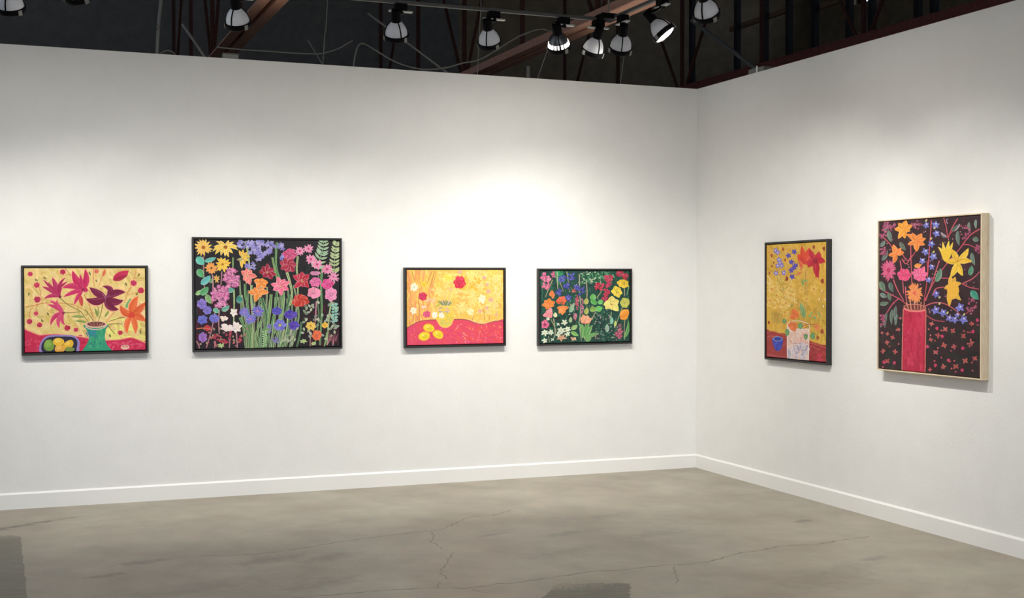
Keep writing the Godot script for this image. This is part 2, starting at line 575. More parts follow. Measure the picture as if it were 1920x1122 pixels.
		for q in f[2]: p.petal(f[0], f[1], f[0] + (q[0] - f[0]) * 1.05, f[1] + (q[1] - f[1]) * 1.05, q[2] * 1.22, q[3] if q.size() > 3 else 0.0, halo, 0.0)
		p.petals(f[0], f[1], f[2], f[3], 0.16)
		p.oval(f[0], f[1], 15, 15, (f[3] as Color).darkened(0.3), 0.2)
	p.oval(1212, 600, 34, 30, p.c(222, 62, 44), 0.2)
	for s in [[940, 420, 975, 370], [945, 430, 985, 395], [950, 440, 920, 380]]: p.line(s, 5, 3, p.c(210, 120, 170))
	p.petal(1022, 238, 1180, 150, 80, 0.05, p.c(200, 30, 72))
	p.petal(1026, 244, 1172, 186, 40, 0.1, p.c(168, 24, 60))
	p.leaf(700, 400, 716, 510, 40, p.c(206, 64, 62))
	# bowl of fruit
	p.poly([292, 905, 330, 826, 392, 794, 520, 792, 634, 800, 690, 850, 690, 915, 655, 975, 330, 978], p.c(152, 132, 196))
	p.poly([312, 900, 348, 838, 402, 812, 520, 808, 626, 816, 668, 856, 664, 920, 630, 966, 350, 968], p.c(38, 36, 58))
	p.oval(388, 896, 54, 60, p.c(118, 158, 58), 0.05); p.oval(376, 880, 32, 36, p.c(140, 180, 74), 0.1)
	p.oval(496, 930, 52, 42, p.c(240, 170, 66), 0.06); p.oval(488, 920, 28, 20, p.c(250, 194, 96), 0.1)
	p.oval(482, 862, 56, 42, p.c(244, 192, 52), 0.05); p.oval(470, 850, 32, 20, p.c(252, 212, 90), 0.1)
	p.oval(582, 888, 56, 40, p.c(240, 184, 46), 0.05, -0.5); p.oval(574, 878, 30, 18, p.c(250, 206, 88), 0.1, -0.5)
	p.oval(594, 938, 48, 26, p.c(128, 146, 66), 0.06)
	# vase
	p.poly([742, 690, 752, 740, 776, 800, 782, 840, 762, 890, 722, 952, 720, 975, 1005, 970, 972, 900, 948, 840, 946, 800, 956, 740, 968, 690], p.c(46, 156, 118))
	p.dabs(785, 745, 925, 940, 60, 60, 26, 1.5, [p.c(40, 142, 122), p.c(66, 172, 126), p.c(52, 160, 112)], 0.5)
	p.dabs(780, 740, 850, 800, 14, 50, 24, 1.2, [p.c(36, 128, 142), p.c(44, 136, 148)], 0.5)
	p.line([748, 692, 756, 742, 780, 800, 786, 840], 6, 5, p.c(230, 170, 150))
	p.oval(856, 690, 112, 34, p.c(238, 186, 168), 0.03)
	p.oval(856, 686, 92, 25, p.c(112, 56, 58), 0.04)
	for s in [[790, 670, 820, 705], [830, 650, 840, 712], [870, 660, 866, 715], [900, 680, 880, 715], [930, 670, 905, 706]]: p.line(s, 8, 6, p.j(p.c(196, 130, 90), 0.08))
	p.line([756, 716, 800, 734, 856, 740, 910, 732, 960, 708], 9, 7, p.c(240, 196, 176))
	# little dish
	p.oval(1150, 920, 44, 24, p.c(240, 204, 180)); p.oval(1150, 914, 32, 11, p.c(214, 112, 104)); p.oval(1150, 916, 20, 6, p.c(240, 190, 160))
	return p.texture(1)

func paint_night_garden() -> ImageTexture:
	var p := Painter.new(1080, 810, [110, 84, 1360, 96, 1362, 1008, 122, 1034], 202)
	p.all(p.c(27, 24, 28))
	p.edge = 4.0
	p.edge_light = 0.5
	p.dabs(110, 80, 1370, 1030, 160, 90, 40, 1.5, [p.c(22, 20, 26), p.c(34, 28, 34), p.c(28, 32, 34)], 0.6)
	p.dabs(120, 640, 700, 1020, 70, 70, 30, 1.5, [p.c(66, 18, 40), p.c(52, 16, 34)], 0.6)
	p.dabs(1040, 680, 1350, 1010, 50, 60, 26, 1.5, [p.c(58, 20, 32), p.c(40, 22, 26)], 0.6)
	# stems and blades
	var greens := [p.c(150, 188, 120), p.c(190, 212, 150), p.c(120, 168, 110), p.c(96, 140, 96), p.c(134, 190, 160)]
	for k in 26:
		var x := 520.0 + k * 19.0 + p.rng.randf_range(-8, 8)
		var top := p.rng.randf_range(430, 660)
		var way := [x + p.rng.randf_range(-30, 30), top, x + p.rng.randf_range(-14, 14), (top + 1020) * 0.5, x * 0.8 + 140 + p.rng.randf_range(-10, 10), 1030]
		p.line(way, 12, 16, greens[k % 5].lerp(Color(0.93, 0.93, 0.8), 0.35))
		p.line(way, 5, 9, greens[(k + 2) % 5].darkened(0.45))
	for b in [[545, 470, 550, 580, 575, 700, 600, 1025, 22], [600, 480, 600, 620, 610, 760, 606, 1025, 18], [690, 590, 720, 700, 730, 800, 715, 1020, 30], [770, 560, 760, 700, 740, 840, 700, 1020, 24], [820, 530, 810, 640, 780, 800, 720, 1020, 20], [500, 760, 545, 850, 580, 930, 590, 1025, 22], [690, 780, 650, 880, 640, 960, 640, 1025, 20], [720, 840, 690, 900, 680, 980, 670, 1025, 18], [880, 540, 870, 660, 850, 760, 800, 900, 18], [930, 560, 915, 640, 900, 700, 880, 740, 22], [905, 370, 930, 450, 950, 560, 930, 660, 22], [1000, 230, 990, 340, 1000, 420, 1000, 560, 16], [1210, 340, 1200, 480, 1205, 700, 1190, 1000, 20], [1180, 400, 1170, 600, 1180, 760, 1150, 980, 14], [545, 100, 570, 200, 580, 330, 560, 460, 16], [820, 110, 812, 200, 815, 330, 850, 440, 20], [780, 240, 800, 340, 820, 420, 850, 480, 16], [880, 860, 870, 930, 850, 1010, 850, 1028, 18], [920, 880, 880, 960, 850, 1025, 850, 1028, 14], [1030, 800, 1020, 900, 1000, 980, 985, 1025, 18], [1290, 620, 1270, 740, 1260, 860, 1250, 1000, 14], [1250, 890, 1240, 950, 1230, 1000, 1225, 1020, 14], [450, 520, 452, 640, 450, 760, 448, 800, 14], [440, 240, 440, 330, 438, 360, 436, 380, 12]]:
		var col: Color = greens[p.rng.randi() % 5]
		p.line(b.slice(0, 8), b[8], b[8] * 0.7, col)
		p.line(b.slice(0, 8), b[8] * 0.3, b[8] * 0.2, col.darkened(0.45))
	for b in [[185, 230, 190, 400, 200, 560], [265, 390, 270, 500, 262, 640], [345, 360, 340, 440, 338, 480], [285, 720, 260, 860, 215, 1020], [130, 960, 150, 1000, 156, 1025], [325, 690, 320, 800, 325, 900], [420, 930, 415, 980, 412, 1022], [470, 880, 478, 960, 480, 1022], [290, 960, 285, 1022], [1110, 880, 1105, 1010], [1280, 940, 1250, 1000], [1310, 950, 1300, 1005], [1160, 620, 1150, 800]]:
		p.line(b, 12, 9, p.j(p.c(176, 120, 128), 0.07))
	for q in 60:
		var x := p.rng.randf_range(1030, 1345)
		var y := p.rng.randf_range(640, 960)
		var a := p.rng.randf() * TAU
		p.leaf(x, y, x + cos(a) * 34, y + sin(a) * 34, 17, p.j([p.c(150, 168, 140), p.c(120, 150, 122), p.c(96, 110, 92), p.c(168, 178, 150)][q % 4], 0.05))
	for q in 12: p.leaf(1315, 650 + q * 14, 1315 + (30 if q % 2 == 0 else -28), 640 + q * 14, 22, p.c(120, 190, 176))
	for q in 34:
		var x := p.rng.randf_range(140, 560)
		var y := p.rng.randf_range(820, 1010)
		p.leaf(x, y, x + p.rng.randf_range(-26, 26), y - p.rng.randf_range(8, 28), 15, p.j([p.c(172, 60, 80), p.c(196, 70, 72), p.c(132, 150, 96), p.c(150, 120, 96)][q % 4], 0.05))
	for q in 18:
		var x := p.rng.randf_range(870, 1000)
		var y := p.rng.randf_range(860, 1005)
		var a := p.rng.randf_range(-2.6, -0.5)
		p.leaf(x, y, x + cos(a) * 36, y + sin(a) * 36, 15, p.j(p.c(158, 166, 138), 0.06))
	for q in 14: p.leaf(712, 880 + q * 10, 712 + (22 if q % 2 == 0 else -22), 872 + q * 10, 9, p.c(150, 196, 140))
	# ferns at the top right
	p.fern([1150, 330, 1190, 250, 1215, 170, 1222, 96], 9, 78, 9, p.c(142, 182, 140))
	p.fern([1312, 370, 1316, 270, 1325, 180, 1338, 104], 10, 60, 9, p.c(164, 186, 122))
	# teal leaves at the left
	for l in [[130, 236, 195, 300, 62, 90, 188, 170], [195, 272, 296, 240, 36, 92, 180, 168], [140, 340, 190, 412, 56, 80, 168, 104], [165, 470, 248, 396, 52, 96, 186, 182], [120, 560, 180, 520, 34, 150, 196, 130], [160, 560, 230, 495, 54, 88, 160, 104], [215, 560, 255, 640, 46, 130, 172, 110], [390, 525, 455, 515, 44, 92, 168, 150], [470, 600, 528, 600, 62, 60, 140, 128], [276, 680, 325, 716, 40, 104, 176, 150], [345, 700, 412, 656, 42, 100, 166, 146], [240, 460, 262, 420, 30, 110, 150, 110]]:
		p.leaf(l[0], l[1], l[2], l[3], l[4], p.c(l[5], l[6], l[7]), 0.1)
	# yellow daisies
	p.daisy(185, 152, 84, 78, 15, 23, p.c(247, 186, 66), p.c(172, 92, 24), 0.1)
	p.petals(376, 150, [[292, 96, 24, 0.1], [330, 92, 24], [404, 88, 24], [450, 104, 24, -0.1], [492, 150, 26, -0.2], [486, 180, 24, -0.3], [440, 206, 26, -0.1], [404, 240, 28], [372, 232, 26], [336, 226, 26, 0.2], [286, 216, 30, 0.25], [262, 190, 26, 0.3], [270, 150, 24, 0.2]], p.c(246, 200, 78), 0.2)
	p.oval(376, 150, 17, 15, p.c(150, 90, 30), 0.1)
	p.petals(520, 236, [[492, 176, 24], [528, 168, 24], [568, 190, 24], [592, 236, 26, -0.2], [578, 270, 26], [548, 306, 28], [520, 338, 28, 0.1], [505, 290, 20]], p.c(242, 188, 56), 0.2)
	for k in 8: p.leaf(522, 246, 470 + k * 8, 262 - absf(k - 3.5) * 6 + 20, 9, p.c(150, 136, 70))
	p.daisy(352, 300, 72, 74, 12, 26, p.c(250, 190, 38), p.c(176, 98, 20), 0.3, 0.14)
	p.daisy(255, 332, 58, 58, 12, 24, p.c(240, 142, 44), p.c(120, 70, 30), 0.0, 0.17)
	p.daisy(300, 425, 28, 40, 7, 14, p.c(236, 166, 50), p.c(150, 90, 20), 0.2, 0.1)
	# blue spires
	for q in [[515, 125, 34, 34, 9], [590, 130, 40, 40, 10], [650, 118, 60, 36, 18], [640, 190, 60, 50, 22], [665, 235, 34, 36, 9], [760, 150, 50, 42, 15], [735, 200, 40, 34, 10], [862, 140, 28, 30, 7], [866, 226, 26, 30, 7], [600, 318, 44, 34, 10]]:
		for k in q[4]:
			var a := p.rng.randf() * TAU
			var f := sqrt(p.rng.randf())
			p.star(q[0] + cos(a) * q[2] * f, q[1] + sin(a) * q[3] * f, 21, p.j([p.c(104, 96, 200), p.c(130, 124, 214), p.c(78, 74, 184), p.c(150, 140, 220)][k % 4], 0.04), 4)
	# phlox heads
	p.bunch(430, 425, 62, 82, 46, 19, p.c(226, 112, 172), p.c(242, 152, 198))
	p.bunch(334, 572, 70, 96, 58, 20, p.c(228, 116, 176), p.c(246, 160, 204))
	# middle row
	p.petals(568, 398, [[510, 356, 44], [556, 330, 38], [604, 350, 40], [650, 410, 44, -0.1], [590, 480, 44], [530, 440, 44], [558, 470, 30]], p.c(250, 132, 124), 0.2)
	p.petals(738, 372, [[664, 372, 50, 0.2], [690, 318, 48], [738, 290, 40], [792, 336, 48], [816, 392, 44], [780, 430, 44], [700, 414, 44]], p.c(160, 28, 58), 0.22)
	p.rose(930, 215, 62, 52, p.c(206, 72, 122), 0.3)
	p.petals(920, 310, [[842, 280, 56], [880, 250, 56], [960, 256, 60], [990, 300, 54], [970, 365, 54], [900, 372, 54], [850, 340, 50]], p.c(166, 40, 66), 0.2)
	p.petals(678, 470, [[620, 440, 50, 0.2], [640, 425, 50], [700, 420, 54], [745, 460, 50, -0.2], [730, 500, 40], [640, 505, 40]], p.c(248, 140, 56), 0.2)
	p.petals(655, 552, [[570, 545, 48, 0.15], [622, 500, 46], [712, 508, 50], [752, 548, 46, -0.2], [690, 580, 36], [636, 626, 46, 0.1]], p.c(250, 146, 66), 0.2)
	p.petals(852, 492, [[766, 470, 44], [825, 406, 46], [890, 425, 44], [936, 446, 42], [922, 520, 46], [856, 572, 46], [784, 524, 46]], p.c(250, 118, 150), 0.22)
	p.petals(1038, 444, [[955, 394, 46], [1000, 380, 44], [1036, 362, 50], [1100, 388, 50], [1092, 452, 44], [1096, 502, 44], [1040, 500, 40], [968, 506, 46]], p.c(188, 38, 62), 0.2)
	for f in [[568, 398], [852, 492], [1038, 444], [738, 372]]: p.bunch(f[0], f[1], 12, 12, 5, 6, p.c(240, 210, 120), p.c(220, 150, 110))
	p.petals(1022, 612, [[945, 640, 66], [970, 575, 70], [1030, 556, 70], [1088, 590, 66], [1102, 630, 60], [1040, 668, 66], [972, 668, 62]], p.c(208, 62, 50), 0.16)
	# pink daisies down the right
	for q in [[1018, 184, 46], [1092, 166, 46], [1112, 256, 50], [1166, 302, 52], [1252, 344, 56]]: p.daisy(q[0], q[1], q[2], q[2] * 0.95, 10, q[2] * 0.4, p.j(p.c(234, 118, 174), 0.03), p.c(190, 60, 110), 0.2)
	p.daisy(1308, 410, 56, 58, 10, 16, p.c(232, 120, 178), p.c(180, 60, 110), 0.2, 0.12)
	for q in [[1152, 455, 52, 42, 226, 100, 160], [1255, 472, 56, 46, 224, 66, 138], [1140, 548, 60, 50, 244, 142, 176], [1286, 562, 56, 58, 238, 138, 184], [1150, 378, 46, 20, 214, 130, 170]]: p.rose(q[0], q[1], q[2], q[3], p.c(q[4], q[5], q[6]), 0.3)
	# purple tulips and bells at the left
	for q in [[175, 642, 42, 46, 130, 110, 204], [222, 696, 38, 38, 122, 110, 206], [180, 778, 46, 38, 96, 100, 206], [282, 768, 44, 38, 110, 108, 210], [184, 930, 38, 44, 152, 100, 190]]: p.rose(q[0], q[1], q[2], q[3], p.c(q[4], q[5], q[6]), 0.25)
	# white flowers
	p.daisy(450, 716, 40, 42, 5, 28, p.c(248, 236, 226), p.c(236, 200, 190), 0.4, 0.12)
	p.petals(366, 772, [[332, 750, 30], [345, 790, 28], [402, 764, 30], [380, 745, 24]], p.c(246, 228, 214))
	p.petals(400, 846, [[340, 822, 44], [338, 856, 36], [372, 880, 36], [430, 880, 32], [440, 830, 34]], p.c(250, 232, 228))
	p.petals(470, 842, [[450, 792, 34], [490, 800, 30], [522, 830, 34], [508, 880, 34], [462, 892, 34], [425, 870, 34]], p.c(250, 230, 228))
	p.rose(224, 850, 30, 26, p.c(196, 40, 58), 0.2)
	p.line([130, 855, 200, 850, 260, 862], 10, 8, p.c(210, 110, 80))
	for q in [[300, 930, 26], [350, 950, 34], [410, 915, 36], [380, 965, 22], [500, 945, 30]]: p.bunch(q[0], q[1], q[2], q[2], 9, 11, p.c(172, 40, 66), p.c(202, 70, 90))
	# cornflowers
	for q in [[540, 712, 48], [655, 706, 60], [592, 772, 54]]:
		p.daisy(q[0], q[1], q[2], q[2] * 0.92, 14, q[2] * 0.34, p.j(p.c(84, 80, 204), 0.04), p.c(214, 110, 190), 0.1, 0.16)
	for q in [[820, 704, 44, 36, 76, 66, 184], [938, 736, 56, 42, 80, 58, 178], [846, 826, 56, 50, 112, 112, 214], [966, 828, 48, 40, 82, 60, 178]]: p.rose(q[0], q[1], q[2], q[3], p.c(q[4], q[5], q[6]), 0.25)
	p.oval(846, 828, 12, 12, p.c(210, 190, 90), 0.2)
	for q in [[752, 850, 18, 40], [808, 955, 28, 26]]: p.bunch(q[0], q[1], q[2], q[3], 10, 10, p.c(120, 104, 200), p.c(160, 150, 220))
	# small warm flowers at the right
	p.daisy(1112, 832, 52, 46, 7, 34, p.c(244, 196, 76), p.c(196, 126, 40), 0.3, 0.16)
	p.rose(1232, 828, 28, 26, p.c(244, 180, 54), 0.25)
	p.rose(1164, 914, 42, 46, p.c(238, 100, 60), 0.25)
	for q in [[1050, 965, 34], [1135, 985, 28], [340, 1000, 34]]: p.daisy(q[0], q[1], q[2], q[2] * 0.7, 6, 14, p.c(166, 196, 110), p.c(150, 170, 90), 0.3, 0.1)
	for k in 9: p.line([1258 + k * 9, 990 - p.rng.randf_range(0, 30), 1260 + k * 9, 940, 1262 + k * 10, 880 + p.rng.randf_range(0, 40)], 6, 4, p.j(p.c(158, 92, 104), 0.08))
	return p.texture(2)

func paint_yellow_still_life() -> ImageTexture:
	var p := Painter.new(900, 660, [146, 100, 1276, 102, 1271, 961, 148, 983], 303)
	p.all(p.c(247, 190, 84))
	p.dabs(140, 90, 1290, 760, 420, 90, 42, 1.0, [p.c(248, 194, 90), p.c(250, 205, 98), p.c(247, 185, 86), p.c(250, 210, 118)], 1.2)
	p.dabs(140, 90, 480, 760, 60, 110, 34, 1.5, [p.c(244, 170, 92), p.c(246, 180, 104), p.c(240, 160, 88)], 0.4)
	p.dabs(820, 100, 1290, 600, 130, 60, 22, 1.2, [p.c(250, 214, 118), p.c(250, 206, 92), p.c(251, 220, 140)], 1.4)
	p.dabs(800, 180, 1050, 340, 34, 60, 30, 0.3, [p.c(246, 178, 58), p.c(248, 186, 70)], 1.2)
	# branches of the left
	for t in [[200, 105, 225, 190, 245, 260], [160, 220, 200, 270], [445, 105, 400, 210, 372, 280], [470, 105, 440, 220, 410, 310], [490, 110, 460, 230, 440, 330], [160, 430, 210, 520, 240, 600], [285, 700, 290, 560, 280, 440, 300, 360], [180, 735, 178, 640, 200, 590], [215, 720, 222, 610], [270, 690, 262, 640], [160, 520, 215, 560], [1040, 560, 1050, 640, 1052, 690], [925, 640, 905, 690], [1110, 640, 1105, 690], [400, 530, 412, 450]]:
		p.line(t, 7, 5, p.j(p.c(184, 112, 72), 0.06))
	for t in [[160, 110, 190, 420, 170, 740], [250, 110, 240, 240], [350, 110, 330, 260], [400, 330, 420, 480], [250, 620, 248, 720]]: p.line(t, 16, 10, p.c(240, 150, 96))
	# pale lilies and ghosts of flowers
	for q in [[925, 430, 90, 8], [790, 540, 85, 9], [620, 210, 70, 8], [1010, 300, 60, 7], [905, 170, 60, 7], [1190, 420, 70, 8], [1190, 200, 60, 8], [510, 350, 60, 6], [700, 360, 60, 7]]:
		p.daisy(q[0], q[1], q[2], q[2], q[3], 22, p.j(p.c(250, 218, 122), 0.03), p.c(246, 206, 90), 0.2, 0.12)
	p.petals(620, 190, [[570, 170, 30], [600, 140, 30], [660, 160, 34], [690, 200, 30], [650, 240, 30], [590, 240, 30]], p.c(250, 222, 88))
	p.rose(345, 262, 42, 34, p.c(250, 206, 60), 0.2)
	p.rose(515, 275, 34, 30, p.c(248, 206, 84), 0.2)
	for k in 46:
		var x := p.rng.randf_range(760, 1240)
		var y := p.rng.randf_range(120, 640)
		p.line([x, y, x + p.rng.randf_range(-8, 8), y - 14, x + p.rng.randf_range(-14, 14), y - 26], 5, 3, p.j([p.c(178, 150, 84), p.c(196, 196, 186), p.c(252, 236, 190)][k % 3], 0.05))
	for q in [[1188, 205, 18, 34], [1020, 265, 16, 36], [1110, 605, 26, 22], [1190, 510, 16, 34], [450, 330, 22, 14]]:
		p.oval(q[0], q[1], q[2], q[3], p.c(222, 206, 150), 0.1, 0.3); p.oval(q[0], q[1], q[2] * 0.6, q[3] * 0.7, p.c(250, 214, 110), 0.1, 0.3)
	for q in [[1100, 352, 28], [1085, 272, 22], [1125, 452, 30], [1078, 548, 24], [1000, 584, 26], [1050, 190, 24], [765, 122, 28], [660, 325, 20], [1190, 625, 18]]: p.rose(q[0], q[1], q[2], q[2] * 0.9, p.c(244, 180, 152), 0.2)
	# stems rising from the vase
	for k in 7: p.line([560 + k * 16, 500, 570 + k * 18, 400, 590 + k * 30, 300 - absf(k - 3.0) * 8], 12, 7, p.j([p.c(250, 206, 100), p.c(244, 190, 120), p.c(248, 214, 120)][k % 3], 0.03))
	for k in 9: p.leaf(570 + k * 8, 520, 490 + k * 24, 440 + absf(k - 4.0) * 6, 17, p.j([p.c(160, 168, 84), p.c(120, 132, 88), p.c(180, 176, 150), p.c(140, 110, 96)][k % 4], 0.04))
	p.leaf(540, 500, 462, 545, 20, p.c(190, 190, 70))
	for k in 9: p.line([345 + k * 16, 480 + p.rng.randf_range(-16, 16), 375 + k * 12, 440, 400 + k * 9, 430], 7, 4, p.j(p.c(240, 186, 160), 0.04))
	# cloth
	p.poly([100, 795, 148, 775, 205, 742, 290, 702, 400, 686, 484, 684, 520, 735, 560, 768, 620, 770, 655, 738, 690, 682, 765, 680, 860, 690, 945, 722, 1030, 738, 1115, 718, 1190, 700, 1320, 706, 1320, 1040, 90, 1040], p.c(228, 70, 94))
	p.dabs(145, 770, 1275, 985, 200, 55, 26, 0.4, [p.c(231, 72, 96), p.c(226, 66, 104), p.c(234, 80, 92), p.c(222, 68, 112)], 0.8)
	p.dabs(700, 760, 1270, 960, 60, 55, 26, 0.4, [p.c(232, 76, 78), p.c(236, 82, 86)], 0.8)
	p.line([148, 778, 205, 745, 290, 704, 400, 688, 484, 686], 10, 10, p.c(158, 74, 80))
	p.line([690, 684, 765, 680, 860, 691, 945, 724, 1030, 739, 1115, 720, 1190, 702, 1290, 706], 11, 9, p.c(152, 72, 84))
	p.line([850, 676, 945, 708, 1030, 724, 1115, 704, 1190, 688], 9, 6, p.c(250, 196, 140))
	p.dabs(700, 730, 1260, 950, 42, 26, 15, 1.2, [p.c(246, 132, 148), p.c(244, 112, 130), p.c(248, 150, 120)], 1.5)
	p.dabs(160, 780, 700, 960, 34, 24, 14, 1.2, [p.c(240, 96, 124), p.c(236, 84, 104)], 1.5)
	# vase
	p.poly([545, 560, 500, 640, 492, 690, 520, 740, 560, 770, 622, 772, 660, 736, 692, 680, 690, 610, 672, 550, 610, 535], p.c(240, 202, 70))
	p.dabs(520, 590, 670, 750, 44, 40, 22, 1.4, [p.c(232, 198, 70), p.c(244, 210, 84), p.c(214, 194, 90)], 0.6)
	p.dabs(540, 690, 640, 750, 14, 40, 20, 0.2, [p.c(206, 192, 96), p.c(214, 198, 100)], 0.4)
	p.line([496, 692, 522, 742, 560, 771, 622, 773, 660, 738, 690, 684], 9, 8, p.c(250, 176, 110))
	p.dabs(505, 540, 660, 600, 22, 30, 15, 0.3, [p.c(196, 178, 160), p.c(170, 160, 150), p.c(240, 180, 160)], 1.0)
	# flowers
	p.rose(762, 250, 72, 70, p.c(226, 48, 74), 0.18)
	p.petals(762, 200, [[712, 190, 50], [760, 180, 50], [815, 195, 50]], p.c(230, 58, 84))
	p.rose(332, 410, 52, 50, p.c(222, 52, 92), 0.22)
	p.rose(376, 620, 46, 42, p.c(230, 84, 124), 0.25)
	p.daisy(232, 302, 54, 58, 8, 30, p.c(252, 246, 214), p.c(206, 214, 190), 0.2)
	p.daisy(222, 576, 44, 50, 6, 34, p.c(252, 240, 206), p.c(240, 220, 140), 0.7, 0.14)
	p.daisy(470, 626, 40, 40, 6, 32, p.c(253, 248, 228), p.c(244, 226, 150), 0.2, 0.16)
	p.daisy(550, 634, 38, 40, 6, 30, p.c(253, 248, 232), p.c(240, 220, 140), 0.5, 0.16)
	p.petals(1030, 440, [[978, 430, 42], [1010, 384, 44], [1060, 400, 44], [1068, 450, 44], [1034, 500, 44], [985, 475, 36]], p.c(252, 242, 196))
	p.petals(890, 592, [[840, 582, 36], [880, 540, 38], [930, 570, 40], [920, 630, 40], [870, 632, 36]], p.c(252, 236, 170))
	p.daisy(340, 532, 36, 26, 5, 22, p.c(246, 210, 190), p.c(240, 190, 150), 0.3, 0.1)
	# lemons
	for q in [[400, 780, 66, 46, 0.25], [346, 876, 66, 52, -0.25], [508, 856, 64, 48, 0.45]]:
		p.oval(q[0], q[1], q[2] + 5, q[3] + 5, p.c(240, 150, 60), 0.05, q[4])
		p.oval(q[0], q[1], q[2] - 4, q[3] - 5, p.c(246, 214, 46), 0.05, q[4])
		p.oval(q[0] + 8, q[1] + 6, q[2] * 0.5, q[3] * 0.5, p.c(226, 200, 42), 0.15, q[4])
		p.oval(q[0] - 16, q[1] - 14, q[2] * 0.32, q[3] * 0.26, p.c(252, 230, 98), 0.1, q[4])
	return p.texture(3)

func paint_green_garden() -> ImageTexture:
	var p := Painter.new(900, 660, [158, 114, 1224, 117, 1220, 970, 156, 988], 404)
	p.all(p.c(26, 66, 56))
	p.edge = 3.5
	p.edge_light = 0.3
	p.dabs(150, 105, 1230, 990, 300, 80, 30, 1.4, [p.c(24, 62, 54), p.c(32, 80, 62), p.c(20, 48, 46), p.c(36, 92, 70)], 0.8)
	p.dabs(330, 110, 440, 240, 18, 70, 24, 1.5, [p.c(48, 142, 88), p.c(60, 156, 96)], 0.3)
	p.dabs(620, 120, 1030, 260, 50, 50, 22, 0.8, [p.c(52, 118, 74), p.c(70, 140, 90), p.c(44, 100, 66), p.c(96, 160, 120)], 1.0)
	p.dabs(170, 640, 560, 960, 50, 50, 24, 1.2, [p.c(18, 40, 34), p.c(28, 36, 30)], 0.8)
	# stems
	for t in [[355, 120, 360, 300, 372, 350], [470, 120, 490, 260], [620, 150, 622, 380, 636, 560, 610, 760], [705, 240, 712, 400, 700, 460], [385, 240, 430, 360], [300, 220, 240, 360, 215, 430], [310, 690, 330, 860, 310, 930], [1160, 330, 1160, 420], [1215, 300, 1185, 410], [1165, 700, 1155, 800, 1160, 950], [1130, 560, 1080, 700, 1040, 800], [1000, 610, 990, 760], [690, 750, 690, 900, 680, 960], [640, 760, 655, 860, 680, 940], [870, 260, 880, 240], [620, 800, 640, 960], [250, 900, 262, 980], [280, 700, 350, 850], [830, 440, 900, 330], [770, 690, 830, 580]]:
		p.line(t, 11, 8, p.j([p.c(150, 150, 110), p.c(126, 166, 110), p.c(170, 160, 130)][p.rng.randi() % 3], 0.06))
	# small marks
	for k in 90:
		var x := p.rng.randf_range(440, 1000)
		var y := p.rng.randf_range(130, 700)
		p.leaf(x, y, x + p.rng.randf_range(-24, 24), y + p.rng.randf_range(-24, 24), 9, p.j([p.c(110, 150, 110), p.c(150, 170, 140), p.c(180, 130, 100), p.c(80, 120, 100)][k % 4], 0.06))
	for k in 90:
		var x := p.rng.randf_range(790, 1070)
		var y := p.rng.randf_range(620, 960)
		p.leaf(x, y, x + p.rng.randf_range(-26, 26), y + p.rng.randf_range(-26, 26), 11, p.j([p.c(70, 96, 100), p.c(150, 160, 150), p.c(110, 100, 120), p.c(170, 130, 120), p.c(70, 120, 90)][k % 5], 0.06))
	for k in 26:
		var x := p.rng.randf_range(640, 860)
		var y := p.rng.randf_range(120, 260)
		p.oval(x, y, 9, 7, p.j(p.c(198, 206, 168), 0.06), 0.2)
	# greens in the middle
	for l in [[780, 470, 778, 388, 72, 96, 176, 84], [760, 460, 830, 520, 56, 88, 172, 86], [840, 500, 905, 478, 52, 106, 196, 96], [740, 580, 830, 572, 62, 120, 170, 70], [810, 580, 896, 556, 62, 112, 202, 98], [830, 560, 870, 610, 40, 100, 190, 90], [690, 520, 708, 440, 54, 168, 172, 78], [690, 640, 712, 556, 50, 160, 168, 72], [500, 590, 560, 496, 40, 150, 184, 150], [495, 610, 560, 560, 34, 140, 178, 150], [505, 740, 515, 670, 36, 160, 186, 130], [520, 820, 596, 770, 50, 150, 192, 116], [520, 850, 610, 900, 44, 130, 186, 96]]:
		p.leaf(l[0], l[1], l[2], l[3], l[4], p.c(l[5], l[6], l[7]), 0.08)
	for l in [[680, 930, 612, 750, 64, 0.2], [650, 930, 655, 760, 50, 0.1], [700, 930, 735, 750, 60, -0.2], [720, 920, 775, 770, 40, -0.2], [690, 950, 850, 870, 34, -0.25], [690, 960, 760, 935, 40, 0.1], [1150, 930, 1205, 720, 40, 0.2]]:
		p.leaf(l[0], l[1], l[2], l[3], l[4], p.c(92, 158, 84), l[5])
		p.line([l[0], l[1], (l[0] + l[2]) * 0.5 + 8, (l[1] + l[3]) * 0.5, l[2], l[3]], 5, 3, p.c(196, 222, 140))
	p.leaf(945, 860, 945, 756, 44, p.c(150, 178, 160)); p.leaf(1000, 760, 1000, 670, 40, p.c(130, 200, 170)); p.leaf(1040, 790, 1050, 715, 30, p.c(200, 216, 110))
	# pinks, upper left
	p.bunch(222, 190, 50, 46, 22, 21, p.c(222, 90, 142), p.c(238, 136, 172))
	p.bunch(262, 222, 26, 26, 8, 18, p.c(226, 100, 150), p.c(240, 150, 180))
	p.bunch(314, 156, 26, 28, 9, 14, p.c(214, 88, 136), p.c(234, 130, 160))
	p.bunch(222, 290, 44, 36, 16, 18, p.c(226, 96, 140), p.c(240, 140, 165))
	# blues
	for q in [[415, 205, 42, 36], [525, 178, 50, 42], [470, 288, 38, 36], [375, 368, 38, 36], [588, 310, 28, 26], [640, 352, 52, 62], [486, 432, 30, 40]]: p.bunch(q[0], q[1], q[2], q[3], 15, 16, p.c(62, 62, 168), p.c(98, 100, 196))
	p.bunch(556, 350, 24, 20, 6, 13, p.c(200, 90, 90), p.c(220, 130, 100))
